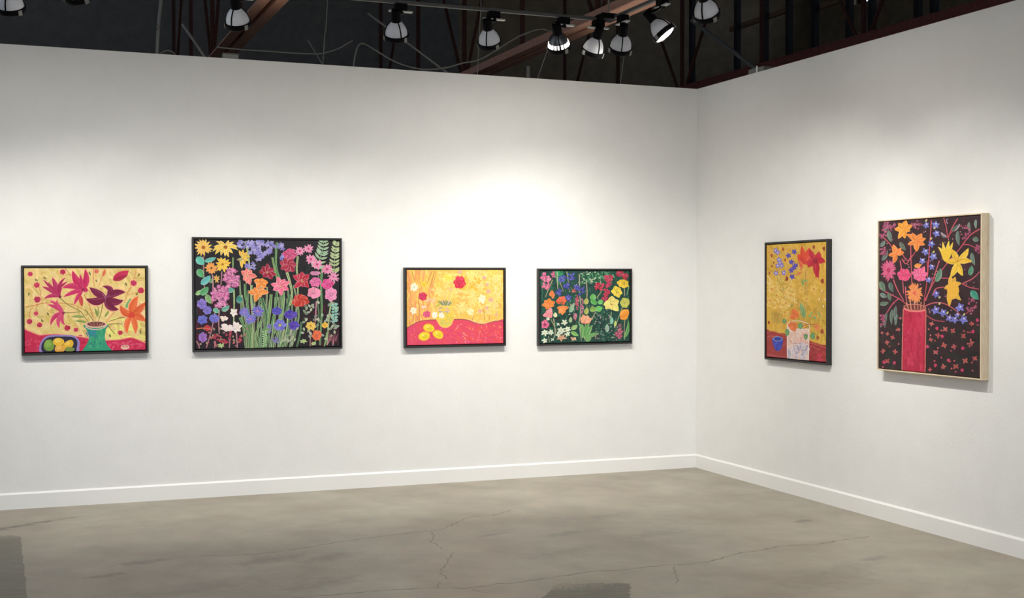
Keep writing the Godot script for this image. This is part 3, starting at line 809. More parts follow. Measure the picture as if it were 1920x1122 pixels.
	# red heads
	for q in [[862, 300, 54, 48, 210, 36, 62], [962, 205, 56, 40, 212, 48, 82], [968, 282, 36, 34, 200, 50, 86], [936, 374, 40, 36, 200, 34, 66], [930, 444, 34, 36, 186, 36, 70], [1104, 146, 40, 30, 184, 40, 66], [1170, 176, 28, 34, 190, 36, 60]]: p.bunch(q[0], q[1], q[2], q[3], 20, 16, p.c(q[4], q[5], q[6]), p.c(q[4] + 22, q[5] + 34, q[6] + 34))
	# yellow poppies
	p.petals(1145, 270, [[1066, 250, 62], [1100, 224, 64], [1150, 214, 66], [1208, 244, 64], [1212, 300, 60], [1160, 326, 60], [1090, 300, 50]], p.c(238, 198, 50), 0.18)
	p.petals(1066, 366, [[996, 360, 60], [1046, 292, 66], [1110, 318, 64], [1136, 386, 60], [1096, 440, 60], [1036, 418, 54]], p.c(244, 212, 66), 0.2)
	p.petals(1006, 510, [[906, 520, 84], [926, 574, 64], [1010, 416, 84], [1094, 476, 82], [1086, 604, 78], [1004, 590, 60]], p.c(246, 228, 120), 0.24)
	p.rose(1164, 500, 58, 64, p.c(204, 200, 84), 0.3)
	p.petals(1150, 700, [[1112, 610, 50], [1150, 580, 56], [1206, 590, 56], [1200, 660, 40]], p.c(246, 152, 48), 0.2)
	p.poly([1108, 640, 1130, 590, 1205, 585, 1208, 650, 1170, 704, 1112, 700], p.c(246, 152, 48)); p.line([1120, 640, 1150, 600, 1200, 596], 16, 8, p.c(250, 184, 90)); p.line([1116, 680, 1160, 660, 1200, 640], 8, 5, p.c(214, 116, 40))
	for q in [[1150, 268], [1070, 370], [1004, 520]]: p.bunch(q[0], q[1], 14, 12, 6, 6, p.c(190, 150, 40), p.c(140, 120, 50))
	# oranges
	p.petals(292, 420, [[268, 370, 40], [292, 342, 46], [322, 380, 40], [318, 440, 36]], p.c(236, 120, 60), 0.2)
	p.petals(255, 510, [[168, 530, 50], [200, 470, 50], [262, 440, 50], [330, 490, 52], [318, 540, 50], [220, 580, 54], [270, 560, 40]], p.c(242, 128, 52), 0.2)
	p.petals(404, 480, [[336, 480, 60], [380, 424, 60], [440, 416, 60], [468, 470, 54], [440, 520, 46]], p.c(226, 96, 60), 0.18)
	p.petals(416, 566, [[350, 560, 46], [372, 630, 46], [414, 650, 44], [450, 620, 46], [490, 556, 44], [430, 530, 44]], p.c(242, 130, 56), 0.2)
	p.bunch(410, 510, 12, 20, 6, 7, p.c(90, 90, 60), p.c(120, 100, 60))
	# pinks and whites, lower left
	p.petals(255, 640, [[180, 655, 50], [225, 590, 56], [280, 555, 56], [302, 620, 50], [290, 680, 50]], p.c(240, 142, 150), 0.2)
	p.leaf(326, 676, 330, 614, 44, p.c(220, 226, 170)); p.leaf(240, 712, 240, 672, 40, p.c(226, 222, 200))
	p.petals(215, 755, [[165, 730, 50], [205, 700, 48], [262, 770, 50], [230, 812, 52], [172, 806, 50]], p.c(226, 102, 142), 0.24)
	p.rose(205, 765, 20, 18, p.c(150, 40, 84), 0.1)
	for q in [[440, 738, 46, 5], [206, 862, 50, 6], [276, 858, 44, 6], [402, 836, 58, 6], [478, 818, 46, 6], [205, 956, 42, 5], [296, 945, 26, 4], [370, 890, 42, 5], [475, 880, 40, 5], [560, 940, 28, 4], [365, 760, 24, 4]]:
		p.daisy(q[0], q[1], q[2], q[2] * 0.9, q[3], q[2] * 0.5, p.j(p.c(224, 232, 204), 0.03), p.c(170, 180, 120), p.rng.randf(), 0.14)
	p.petals(405, 925, [[345, 940, 26], [380, 890, 26], [440, 885, 26], [470, 930, 24], [400, 972, 26]], p.c(206, 150, 110), 0.15)
	p.petals(540, 940, [[510, 915, 20], [575, 920, 22], [580, 950, 20], [530, 965, 20]], p.c(210, 160, 120), 0.15)
	# spires and peach tulip
	for q in [[592, 500, 18, 90, 190, 50, 80], [650, 540, 18, 90, 180, 70, 110], [570, 670, 16, 44, 200, 110, 130]]: p.bunch(q[0], q[1], q[2], q[3], 24, 11, p.c(q[4], q[5], q[6]), p.c(q[4] + 30, q[5] + 60, q[6] + 50))
	p.petals(692, 745, [[626, 690, 64, 0.1], [660, 640, 66], [720, 650, 70], [766, 690, 62, -0.1], [700, 690, 60]], p.c(244, 168, 128), 0.24)
	p.line([660, 740, 700, 752, 745, 742], 14, 8, p.c(226, 130, 96))
	p.bunch(1095, 880, 40, 60, 22, 16, p.c(196, 84, 116), p.c(222, 120, 140))
	p.bunch(1100, 775, 26, 26, 8, 12, p.c(150, 80, 110), p.c(180, 110, 130))
	return p.texture(4)

func paint_golden_bouquet() -> ImageTexture:
	var p := Painter.new(740, 830, [109, 123, 578, 97, 573, 1033, 109, 998], 505)
	p.all(p.c(228, 178, 66))
	p.dabs(105, 95, 580, 920, 420, 60, 24, 1.2, [p.c(230, 180, 66), p.c(236, 190, 76), p.c(222, 168, 58), p.c(232, 176, 84), p.c(214, 168, 62)], 1.0)
	p.dabs(330, 560, 575, 900, 70, 60, 26, 1.2, [p.c(206, 166, 56), p.c(198, 158, 52), p.c(214, 174, 62)], 0.8)
	p.dabs(110, 380, 330, 620, 70, 44, 18, 0.8, [p.c(242, 202, 104), p.c(246, 210, 130), p.c(238, 190, 80)], 1.2)
	# cloth
	p.poly([90, 800, 150, 802, 210, 812, 275, 840, 280, 1040, 90, 1030], p.c(164, 54, 52))
	p.poly([436, 882, 480, 882, 530, 896, 600, 920, 600, 1060, 430, 1050], p.c(168, 50, 52))
	p.dabs(112, 830, 266, 990, 50, 34, 14, 0.3, [p.c(172, 62, 60), p.c(150, 48, 48), p.c(182, 74, 66)], 0.8)
	p.dabs(452, 915, 568, 1020, 40, 34, 14, 0.5, [p.c(176, 58, 58), p.c(156, 44, 46), p.c(190, 66, 66)], 0.8)
	p.dabs(500, 965, 560, 1020, 10, 30, 16, -0.6, [p.c(206, 52, 76)], 0.5)
	p.line([110, 812, 150, 800, 200, 812, 268, 836], 6, 5, p.c(196, 96, 76)); p.line([112, 850, 140, 836, 180, 846], 5, 4, p.c(206, 120, 100))
	p.line([446, 884, 500, 898, 572, 922], 6, 5, p.c(206, 104, 74)); p.line([450, 908, 480, 920, 530, 940], 5, 4, p.c(200, 100, 90)); p.line([112, 982, 180, 990, 266, 1000], 5, 4, p.c(196, 110, 110))
	# stems
	for t in [[350, 400, 355, 560, 350, 720], [418, 330, 412, 540, 400, 720], [432, 390, 425, 560, 410, 730], [560, 480, 500, 620, 430, 740], [200, 380, 260, 560, 310, 720], [110, 560, 170, 590, 225, 640], [540, 690, 470, 735, 430, 760], [295, 400, 320, 560, 335, 720], [540, 620, 500, 660, 470, 700]]:
		p.line(t, 6, 4, p.j(p.c(200, 160, 80), 0.05))
	for l in [[400, 690, 372, 570, 34], [405, 690, 398, 610, 24], [385, 395, 440, 400, 12], [400, 440, 384, 400, 18], [440, 690, 465, 640, 12], [500, 700, 470, 684, 16], [530, 690, 515, 640, 10]]: p.leaf(l[0], l[1], l[2], l[3], l[4], p.c(138, 176, 110))
	for k in 14: p.line([150 + k * 6, 640 + (k % 3) * 10, 152 + k * 6, 690, 160 + k * 5, 730 + (k % 4) * 6], 5, 3, p.j(p.c(184, 150, 64), 0.05))
	# pale blossoms
	for q in [[150, 470, 46, 7], [190, 520, 40, 7], [260, 580, 40, 6], [140, 560, 36, 6], [480, 466, 40, 6], [425, 545, 38, 6], [385, 476, 30, 6], [300, 450, 40, 6], [255, 650, 40, 6], [300, 520, 36, 6]]:
		p.daisy(q[0], q[1], q[2], q[2] * 0.95, q[3], 18, p.j(p.c(244, 200, 92), 0.03), p.c(228, 140, 56), p.rng.randf(), 0.2)
	for k in 30:
		var x := p.rng.randf_range(120, 330)
		var y := p.rng.randf_range(430, 620)
		p.line([x, y, x + 8, y - 8, x + 18, y - 8], 4, 2, p.j(p.c(252, 222, 160), 0.03))
	for k in 12: p.oval(235 + p.rng.randf_range(-30, 30), 440 + p.rng.randf_range(-50, 40), 5, 6, p.c(170, 150, 60), 0.2)
	for q in [[520, 545], [566, 545], [552, 600], [540, 480]]: p.leaf(q[0], q[1] + 12, q[0] + 4, q[1] - 12, 10, p.c(248, 222, 176))
	# blue larkspur
	for q in [[180, 165], [196, 182], [208, 238], [198, 286], [228, 284], [184, 344], [246, 340], [215, 262]]:
		p.star(q[0], q[1], 24, p.c(132, 122, 208), 5); p.oval(q[0], q[1], 6, 6, p.c(236, 226, 236), 0.2)
	for q in [[328, 176], [282, 206], [306, 256], [338, 284], [304, 322], [312, 372], [326, 300]]: p.star(q[0], q[1], 25, p.c(86, 72, 190), 5)
	for k in 12: p.oval(220 + p.rng.randf_range(-30, 30), 370 + p.rng.randf_range(-10, 70), 5, 5, p.c(180, 170, 70), 0.2)
	# red lilies
	p.petals(410, 262, [[356, 190, 44, -0.1], [386, 130, 44], [446, 142, 50, 0.1], [432, 200, 40]], p.c(236, 74, 48), 0.2)
	p.petals(404, 270, [[380, 210, 36], [440, 250, 30]], p.c(226, 60, 46)); p.leaf(390, 305, 366, 240, 30, p.c(230, 92, 50))
	p.petals(500, 245, [[448, 148, 40, -0.15], [438, 300, 56, 0.3], [520, 172, 46, 0.2], [572, 256, 48, -0.2], [520, 384, 44, 0.15], [498, 380, 40, -0.1]], p.c(202, 34, 54), 0.16)
	p.rose(492, 248, 22, 20, p.c(170, 24, 48), 0.1)
	p.leaf(345, 350, 388, 336, 18, p.c(224, 120, 66)); p.leaf(380, 290, 384, 330, 14, p.c(224, 120, 66))
	# rust dots
	for q in [[150, 206, 11], [240, 155, 10], [256, 240, 9], [270, 388, 14], [482, 138, 12], [561, 150, 13], [548, 405, 15], [128, 732, 10], [545, 796, 15], [510, 846, 12], [165, 262, 7], [150, 290, 7], [132, 345, 8]]:
		p.oval(q[0], q[1], q[2] * 0.85, q[2] * 1.3, p.j(p.c(164, 70, 36), 0.04), 0.15)
	# glass vase
	p.poly([272, 742, 300, 760, 360, 776, 446, 776, 444, 900, 440, 1040, 272, 1020, 270, 880], p.c(242, 204, 186), false)
	p.dabs(280, 790, 436, 900, 50, 44, 18, 1.4, [p.c(244, 208, 190), p.c(238, 192, 178), p.c(248, 220, 206), p.c(236, 180, 160)], 0.6)
	p.dabs(280, 905, 436, 1015, 60, 44, 18, 1.5, [p.c(196, 186, 206), p.c(214, 204, 214), p.c(182, 172, 196), p.c(226, 216, 220)], 0.5)
	p.line([274, 745, 272, 880, 274, 1010], 6, 5, p.c(252, 236, 226)); p.line([443, 776, 441, 900, 439, 1030], 6, 5, p.c(252, 236, 226)); p.line([278, 920, 330, 900, 400, 905, 436, 898], 5, 4, p.c(252, 236, 230)); p.line([290, 940, 345, 985, 400, 950], 5, 4, p.c(248, 236, 236)); p.line([300, 1000, 310, 930, 312, 830], 6, 4, p.c(248, 226, 214))
	for t in [[272, 745, 300, 722, 360, 716, 420, 730, 446, 752, 446, 776], [272, 745, 300, 765, 360, 780, 446, 778]]: p.line(t, 5, 5, p.c(252, 232, 222))
	# flowers at the rim
	p.petals(335, 670, [[296, 700, 44], [318, 620, 44], [352, 640, 48], [358, 690, 44]], p.c(244, 122, 58), 0.2)
	p.petals(320, 760, [[276, 745, 36], [300, 720, 38], [352, 740, 44], [330, 800, 40], [295, 785, 34]], p.c(245, 128, 66), 0.2)
	p.petals(505, 765, [[480, 745, 30], [510, 735, 34], [530, 760, 30], [505, 798, 34]], p.c(240, 140, 70), 0.2)
	p.line([385, 770, 420, 745, 490, 742], 5, 4, p.c(190, 70, 60)); p.line([395, 776, 430, 760], 5, 4, p.c(190, 70, 60))
	for q in [[250, 720, 17, 20], [272, 806, 17, 28], [376, 755, 18, 24], [418, 838, 15, 24], [472, 832, 18, 26]]:
		p.oval(q[0], q[1], q[2], q[3], p.j(p.c(96, 152, 96), 0.04), 0.12); p.line([q[0] - 4, q[1] + 14, q[0], q[1], q[0] + 5, q[1] - 14], 4, 3, p.c(160, 196, 130))
	p.leaf(300, 605, 316, 590, 14, p.c(130, 150, 70))
	# blue cup
	p.poly([158, 852, 164, 910, 180, 944, 198, 954, 218, 944, 232, 910, 236, 860], p.c(58, 66, 178))
	p.dabs(175, 880, 225, 935, 14, 34, 14, 1.5, [p.c(70, 80, 190), p.c(52, 58, 166)], 0.3)
	p.oval(198, 858, 39, 20, p.c(126, 146, 214)); p.oval(198, 858, 31, 14, p.c(44, 54, 150))
	return p.texture(5)

func paint_red_vase() -> ImageTexture:
	var p := Painter.new(840, 864, [84, 112, 666, 71, 658, 992, 79, 946], 606)
	p.all(p.c(47, 27, 33))
	p.edge = 2.2
	p.edge_light = 0.3
	p.dabs(80, 70, 670, 640, 200, 70, 30, 1.3, [p.c(52, 28, 35), p.c(42, 25, 31), p.c(58, 31, 38)], 0.9)
	p.dabs(80, 640, 670, 990, 130, 60, 30, 1.3, [p.c(36, 33, 33), p.c(42, 36, 35), p.c(33, 31, 32)], 0.9)
	# pale dots
	for k in 60: p.oval(p.rng.randf_range(95, 650), p.rng.randf_range(110, 650), 3.5, 3.5, p.j(p.c(190, 130, 140), 0.06), 0.2)
	for k in 46: p.oval(p.rng.randf_range(95, 650), p.rng.randf_range(660, 960), 5, 5, p.j(p.c(196, 84, 92), 0.06), 0.25)
	# twigs
	for t in [[660, 150, 600, 190, 540, 270, 470, 350, 400, 450, 340, 570], [560, 130, 520, 150, 470, 200], [455, 85, 470, 140, 478, 200], [535, 90, 500, 150, 480, 205], [85, 490, 140, 520, 200, 550, 240, 580], [200, 545, 160, 580, 120, 640, 90, 670], [165, 440, 190, 500, 225, 560], [215, 320, 240, 350, 270, 300], [265, 240, 268, 340, 272, 470], [215, 290, 250, 330, 300, 270], [360, 330, 362, 420, 340, 570], [385, 100, 378, 200, 362, 420], [430, 330, 400, 420, 350, 560], [560, 460, 620, 430, 660, 390], [560, 460, 600, 480, 655, 490], [380, 430, 470, 430, 500, 440], [345, 590, 400, 570, 460, 575, 520, 610, 550, 640], [350, 640, 400, 668, 460, 676], [235, 480, 238, 540, 245, 580], [560, 240, 600, 240, 660, 270], [205, 330, 215, 400, 225, 520], [390, 530, 410, 490, 460, 480], [100, 190, 140, 230, 160, 260], [640, 580, 580, 630]]:
		p.line(t, 6.5, 4.5, p.j(p.c(202, 82, 98), 0.05))
	# grey-green leaves
	for l in [[118, 120, 124, 170, 16], [140, 160, 156, 226, 24], [90, 250, 118, 216, 20], [205, 225, 238, 272, 22], [98, 330, 134, 280, 20], [536, 160, 544, 246, 20], [600, 110, 604, 170, 15], [640, 95, 640, 150, 14], [622, 200, 656, 214, 26], [615, 285, 632, 356, 22], [600, 412, 614, 356, 26], [410, 450, 438, 372, 30], [612, 498, 652, 548, 36], [92, 450, 118, 510, 30], [146, 455, 164, 512, 24], [90, 520, 128, 540, 24], [140, 515, 150, 562, 20], [86, 580, 138, 570, 22], [180, 590, 184, 700, 18], [160, 610, 156, 700, 16], [128, 630, 116, 720, 16], [190, 640, 175, 705, 12], [100, 690, 92, 715, 12], [470, 200, 436, 180, 18], [500, 160, 550, 120, 22]]:
		p.leaf(l[0], l[1], l[2], l[3], l[4], p.j(p.c(96, 120, 106), 0.05), 0.12)
	p.leaf(612, 498, 652, 548, 32, p.c(60, 160, 130)); p.leaf(410, 450, 438, 372, 26, p.c(96, 146, 120)); p.leaf(600, 412, 614, 356, 24, p.c(70, 140, 110))
	# magenta sprays
	for q in [[108, 172, 22, 40], [160, 138, 22, 22], [108, 280, 22, 30], [300, 126, 30, 26], [578, 170, 28, 40], [645, 268, 16, 40], [100, 668, 16, 36], [612, 590, 24, 50], [130, 130, 16, 20]]: p.bunch(q[0], q[1], q[2], q[3], 17, 7, p.c(160, 62, 100), p.c(196, 96, 130))
	for t in [[470, 190, 440, 170, 450, 185, 470, 195], [478, 120, 470, 100, 482, 92], [520, 160, 548, 122, 530, 150]]: p.line(t, 4, 3, p.c(210, 170, 200))
	# little red stars on the lower ground
	for q in [[385, 690, 16], [462, 720, 18], [506, 728, 18], [420, 756, 19], [380, 780, 15], [455, 810, 19], [511, 818, 18], [408, 850, 18], [566, 756, 18], [610, 796, 19], [575, 896, 20], [630, 882, 18], [521, 930, 20], [452, 930, 17], [130, 750, 13], [160, 770, 15], [129, 800, 16], [105, 850, 16], [175, 852, 17], [130, 906, 17], [194, 724, 13], [611, 686, 15], [374, 950, 14], [100, 745, 10], [205, 660, 10]]:
		p.star(q[0], q[1], q[2], p.j(p.c(186, 64, 66), 0.06), 4)
	for q in [[562, 825], [558, 950], [480, 895], [405, 925], [445, 760], [170, 915], [110, 912], [360, 820], [620, 730], [645, 665], [415, 715]]: p.oval(q[0], q[1], 9, 10, p.c(206, 60, 100), 0.2)
	# vase
	p.poly([222, 606, 352, 612, 350, 760, 346, 1010, 212, 1000, 217, 760], p.c(190, 36, 68), false)
	p.dabs(232, 640, 338, 960, 80, 70, 22, 1.55, [p.c(196, 38, 70), p.c(204, 44, 78), p.c(182, 34, 64), p.c(210, 52, 84)], 0.2)
	p.line([222, 606, 217, 760, 213, 975], 5, 5, p.c(206, 120, 104)); p.line([352, 612, 350, 760, 346, 980], 5, 5, p.c(206, 120, 104))
	p.oval(288, 598, 66, 21, p.c(214, 120, 108), 0.0, 0.04); p.oval(288, 597, 59, 15, p.c(112, 44, 44), 0.0, 0.04)
	for t in [[240, 570, 252, 606], [262, 560, 268, 610], [285, 560, 288, 610], [305, 560, 306, 610], [325, 565, 322, 608], [345, 570, 335, 606]]: p.line(t, 6, 5, p.j(p.c(208, 140, 110), 0.06))
	p.line([224, 606, 256, 618, 288, 621, 322, 620, 352, 612], 6, 6, p.c(240, 132, 126))
	# orange lilies
	p.petals(225, 150, [[173, 156, 29, 0.1], [194, 116, 30], [241, 101, 33], [277, 129, 29], [265, 161, 26], [232, 206, 29], [194, 208, 26]], p.c(244, 152, 46), 0.16)
	p.petals(298, 222, [[240, 181, 27, 0.2], [274, 171, 29], [332, 175, 32], [354, 203, 26], [349, 241, 26], [300, 280, 32], [247, 239, 24]], p.c(240, 134, 58), 0.16)
	p.petals(182, 294, [[165, 238, 30], [137, 300, 24], [167, 348, 26], [229, 285, 29, -0.1], [212, 258, 24]], p.c(240, 128, 56), 0.16)
	# yellow lilies
	p.petals(466, 330, [[421, 251, 20, 0.2], [449, 221, 20], [485, 214, 22], [509, 223, 20], [498, 276, 19]], p.c(250, 208, 64), 0.2)
	p.poly([440, 270, 490, 265, 496, 300, 470, 336, 450, 320], p.c(248, 200, 58))
	p.petals(533, 338, [[496, 263, 32, 0.1], [596, 257, 32, 0.15], [615, 336, 33, -0.2], [564, 417, 32, 0.1], [491, 426, 33, -0.1], [468, 340, 32, 0.15]], p.c(250, 196, 54), 0.2)
	for t in [[533, 338, 540, 300], [533, 338, 556, 320], [533, 338, 515, 310]]: p.line(t, 4, 3, p.c(200, 130, 40))
	p.petals(500, 480, [[491, 416, 29], [521, 420, 26], [556, 459, 29, -0.2], [554, 555, 29, 0.15], [487, 591, 32, 0.1], [457, 491, 26, 0.2]], p.c(246, 184, 58), 0.2)
	p.poly([474, 470, 520, 450, 542, 500, 520, 545, 484, 540], p.c(246, 184, 60))
	# pink and orange mums
	p.daisy(138, 386, 48, 66, 22, 13, p.c(214, 68, 118), p.c(180, 46, 90), 0.0, 0.22)
	p.rose(228, 412, 40, 36, p.c(234, 70, 120), 0.2)
	p.petals(320, 420, [[270, 395, 30], [284, 376, 30], [312, 366, 34], [345, 362, 30], [362, 400, 30], [352, 440, 34], [310, 450, 36], [280, 430, 30]], p.c(240, 100, 150), 0.2)
	p.leaf(286, 362, 330, 352, 24, p.c(244, 150, 60))
	p.daisy(288, 516, 50, 64, 24, 14, p.c(244, 132, 62), p.c(236, 100, 80), 0.1, 0.2)
	# blue bells
	for q in [[355, 128, 17], [408, 126, 20], [414, 176, 18], [384, 236, 18], [350, 280, 19], [396, 308, 20], [332, 332, 17], [386, 366, 16], [368, 440, 16], [410, 520, 19], [408, 612, 22], [450, 626, 20], [484, 658, 18], [516, 664, 19], [566, 664, 22], [546, 596, 23], [530, 640, 14]]:
		p.star(q[0], q[1], q[2] * 1.25, p.j(p.c(108, 108, 212), 0.05), 5); p.oval(q[0] + 3, q[1] - 6, 5, 5, p.c(226, 220, 240), 0.2)
	for q in [[350, 108], [398, 150], [378, 210], [392, 286], [425, 545], [425, 580], [470, 632], [565, 640]]: p.leaf(q[0], q[1], q[0] + 10, q[1] - 14, 10, p.c(214, 200, 120))
	return p.texture(6)

# ---------------------------------------------------------------- the concrete floor
func floor_image(size: Vector2i, lo: Vector2, hi: Vector2) -> Image:
	# worn grey-brown concrete: clouds, grain, trowel marks, cracks, stains and two darker patches
	var w := size.x
	var h := size.y
	var layers := []
	for q in [[0.004, 31, 4], [0.013, 32, 4], [0.16, 33, 2]]:
		var n := FastNoiseLite.new()
		n.seed = q[1]
		n.frequency = q[0]
		n.fractal_octaves = q[2]
		n.domain_warp_enabled = q[0] < 0.1
		n.domain_warp_amplitude = 60.0
		n.domain_warp_frequency = 0.004
		var im := n.get_image(w, h)
		im.convert(Image.FORMAT_L8)
		layers.append(im.get_data())
	var a: PackedByteArray = layers[0]
	var b: PackedByteArray = layers[1]
	var g: PackedByteArray = layers[2]
	var d := PackedByteArray()
	d.resize(w * h * 3)
	for k in w * h:
		var t := a[k] / 255.0
		var u := b[k] / 255.0
		var f := 0.88 + 0.14 * t + 0.08 * u + 0.06 * g[k] / 255.0
		d[k * 3] = clampi(int((147.0 + 4.0 * u) * f), 0, 255)
		d[k * 3 + 1] = clampi(int((139.0 + 5.0 * t) * f), 0, 255)
		d[k * 3 + 2] = clampi(int((123.0 + 6.0 * t) * f), 0, 255)
	var img := Image.create_from_data(w, h, false, Image.FORMAT_RGB8, d)
	var to := func(x: float, z: float) -> Vector2: return Vector2((x - lo.x) / (hi.x - lo.x) * w, (z - lo.y) / (hi.y - lo.y) * h)
	var rng := RandomNumberGenerator.new()
	rng.seed = 77
	var stain := func(cx: float, cy: float, rx: float, ry: float, strength: float, turn: float) -> void:
		# a stain with a grainy, uneven outline
		var m := int(maxf(rx, ry)) + 2
		var nn := FastNoiseLite.new()
		nn.seed = int(cx * 7.0 + cy)
		nn.frequency = 0.035
		for y in range(maxi(0, int(cy) - m), mini(h, int(cy) + m)):
			for x in range(maxi(0, int(cx) - m), mini(w, int(cx) + m)):
				var q := Vector2(x - cx, y - cy).rotated(-turn)
				var e := Vector2(q.x / rx, q.y / ry).length() + nn.get_noise_2d(x, y) * 0.55
				if e < 1.0:
					var s := 1.0 - strength * clampf((1.0 - e) * 1.1, 0.0, 1.0)
					var c := img.get_pixel(x, y)
					img.set_pixel(x, y, Color(c.r * s, c.g * s, c.b * s))
	# two squarish patches painted darker, their edges ragged
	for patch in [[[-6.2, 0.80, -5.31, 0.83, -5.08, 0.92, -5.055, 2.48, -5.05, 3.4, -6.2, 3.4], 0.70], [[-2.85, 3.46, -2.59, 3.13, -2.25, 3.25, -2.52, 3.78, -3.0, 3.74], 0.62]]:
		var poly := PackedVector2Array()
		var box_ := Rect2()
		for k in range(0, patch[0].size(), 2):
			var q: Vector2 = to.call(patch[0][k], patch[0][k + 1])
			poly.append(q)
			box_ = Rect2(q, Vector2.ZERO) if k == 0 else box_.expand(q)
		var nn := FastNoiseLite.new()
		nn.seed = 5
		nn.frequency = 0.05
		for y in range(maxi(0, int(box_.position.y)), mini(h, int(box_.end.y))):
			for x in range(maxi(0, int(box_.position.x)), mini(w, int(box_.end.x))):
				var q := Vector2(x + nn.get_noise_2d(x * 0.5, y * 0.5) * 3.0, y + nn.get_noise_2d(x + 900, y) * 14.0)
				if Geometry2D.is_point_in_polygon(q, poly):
					# the upper edge is patchy: the dark tone breaks up into grains there
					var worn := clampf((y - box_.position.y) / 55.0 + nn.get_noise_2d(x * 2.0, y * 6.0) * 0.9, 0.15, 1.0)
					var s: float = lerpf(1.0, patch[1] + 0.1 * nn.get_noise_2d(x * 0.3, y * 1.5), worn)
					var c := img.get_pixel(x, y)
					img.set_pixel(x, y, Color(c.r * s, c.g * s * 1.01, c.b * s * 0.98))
	for q in [[-4.48, 1.9, 60, 14, 0.2], [-4.66, 2.14, 40, 10, 0.22], [-3.84, 2.08, 90, 20, 0.14], [-3.51, 2.14, 70, 18, 0.16], [-0.5, 2.21, 30, 9, 0.28], [-2.06, 2.03, 60, 12, 0.12], [-2.48, 1.9, 40, 9, 0.12], [-0.77, 3.24, 40, 10, 0.15], [-3.69, 2.71, 80, 24, 0.14], [-1.51, 2.22, 90, 20, 0.1], [-5.1, 0.62, 42, 9, 0.34], [-4.95, 0.53, 40, 8, 0.3], [-4.8, 0.45, 34, 6, 0.25], [-5.25, 0.7, 50, 12, 0.36], [-4.3, 2.6, 120, 30, 0.1], [-1.2, 3.5, 140, 40, 0.1], [-3.2, 1.2, 120, 24, 0.07], [-1.6, 1.6, 120, 26, 0.08], [-2.3, 2.5, 90, 20, 0.08]]:
		var c: Vector2 = to.call(q[0], q[1])
		stain.call(c.x, c.y, q[2], q[3] * 1.6, q[4], -0.28)
	# cracks: thin dirt-filled lines
	for cr in [[[-4.19, 1.85, -4.03, 1.91, -3.86, 1.92, -3.73, 1.9, -3.6, 1.86, -3.36, 1.77, -3.09, 1.71, -2.9, 1.67, -2.79, 1.68, -2.71, 1.64, -2.57, 1.5, -2.45, 1.36, -2.36, 1.32, -2.27, 1.35, -2.08, 1.21], 1.5, 0.5], [[-2.79, 1.69, -2.82, 1.83, -2.88, 1.97, -2.87, 2.17], 1.1, 0.5], [[-2.85, 2.28, -2.93, 2.43, -3.07, 2.73, -3.08, 2.85], 1.2, 0.45], [[-3.13, 2.89, -3.18, 2.99], 1.1, 0.5],
			[[-4.3, 2.96, -3.85, 2.94, -3.65, 2.95, -3.45, 2.95, -3.21, 2.99, -3.05, 3.06, -2.95, 3.05, -2.88, 3.03, -2.76, 3.05, -2.61, 3.01, -2.44, 2.99, -2.35, 2.96, -2.19, 2.99, -2.03, 2.98, -1.89, 2.97, -1.81, 3.0, -1.64, 2.99, -1.5, 2.92, -1.36, 2.86, -1.22, 2.85, -1.08, 2.79, -1.0, 2.8, -0.84, 2.83, -0.62, 2.78, -0.42, 2.76], 1.8, 0.42], [[-1.87, 3.01, -1.93, 3.13, -1.97, 3.23, -2.04, 3.35], 1.1, 0.5], [[-3.03, 3.07, -3.03, 3.12, -2.98, 3.18], 1.2, 0.5]]:
		var pts: Array = cr[0]
		for k in range(0, pts.size() - 2, 2):
			var p0: Vector2 = to.call(pts[k], pts[k + 1])
			var p1: Vector2 = to.call(pts[k + 2], pts[k + 3])
			var n := int(p0.distance_to(p1))
			for s in n:
				var q := p0.lerp(p1, float(s) / n) + Vector2(sin(s * 0.21 + k) * 1.4 + sin(s * 0.063) * 2.2, cos(s * 0.17 + k * 2) * 1.4)
				var r: float = cr[1] * (0.7 + 0.6 * absf(sin(s * 0.05 + k)))
				for y in range(int(q.y - r - 1), int(q.y + r + 2)):
					for x in range(int(q.x - r - 1), int(q.x + r + 2)):
						if x < 0 or y < 0 or x >= w or y >= h: continue
						var cover := clampf(r + 0.5 - Vector2(x + 0.5, y + 0.5).distance_to(q), 0.0, 1.0)
						if cover > 0.0:
							var c := img.get_pixel(x, y)
							img.set_pixel(x, y, c.lerp(Color(0.33, 0.30, 0.26), cover * cr[2] * 0.55))
	return img

func slab(lo: Vector2, hi: Vector2, mat: Material) -> ArrayMesh:
	# a floor slab 0.15 thick, its top mapped once with the material
	var st := begin()
	var y := 0.0
	var p := [Vector3(lo.x, y, lo.y), Vector3(hi.x, y, lo.y), Vector3(hi.x, y, hi.y), Vector3(lo.x, y, hi.y)]
	var uv := [Vector2(0, 0), Vector2(1, 0), Vector2(1, 1), Vector2(0, 1)]
	for k in [0, 1, 2, 0, 2, 3]:
		st.set_uv(uv[k])
		st.add_vertex(p[k])
	var b := Vector3(0, -0.15, 0)
	var c: Vector3 = (p[0] + p[2]) * 0.5 + b * 0.5
	for k in 4:
		st.set_uv(uv[k])
		face(st, [p[k], p[(k + 1) % 4], p[(k + 1) % 4] + b, p[k] + b], c)
	face(st, [p[0] + b, p[1] + b, p[2] + b, p[3] + b], c)
	return done(st)

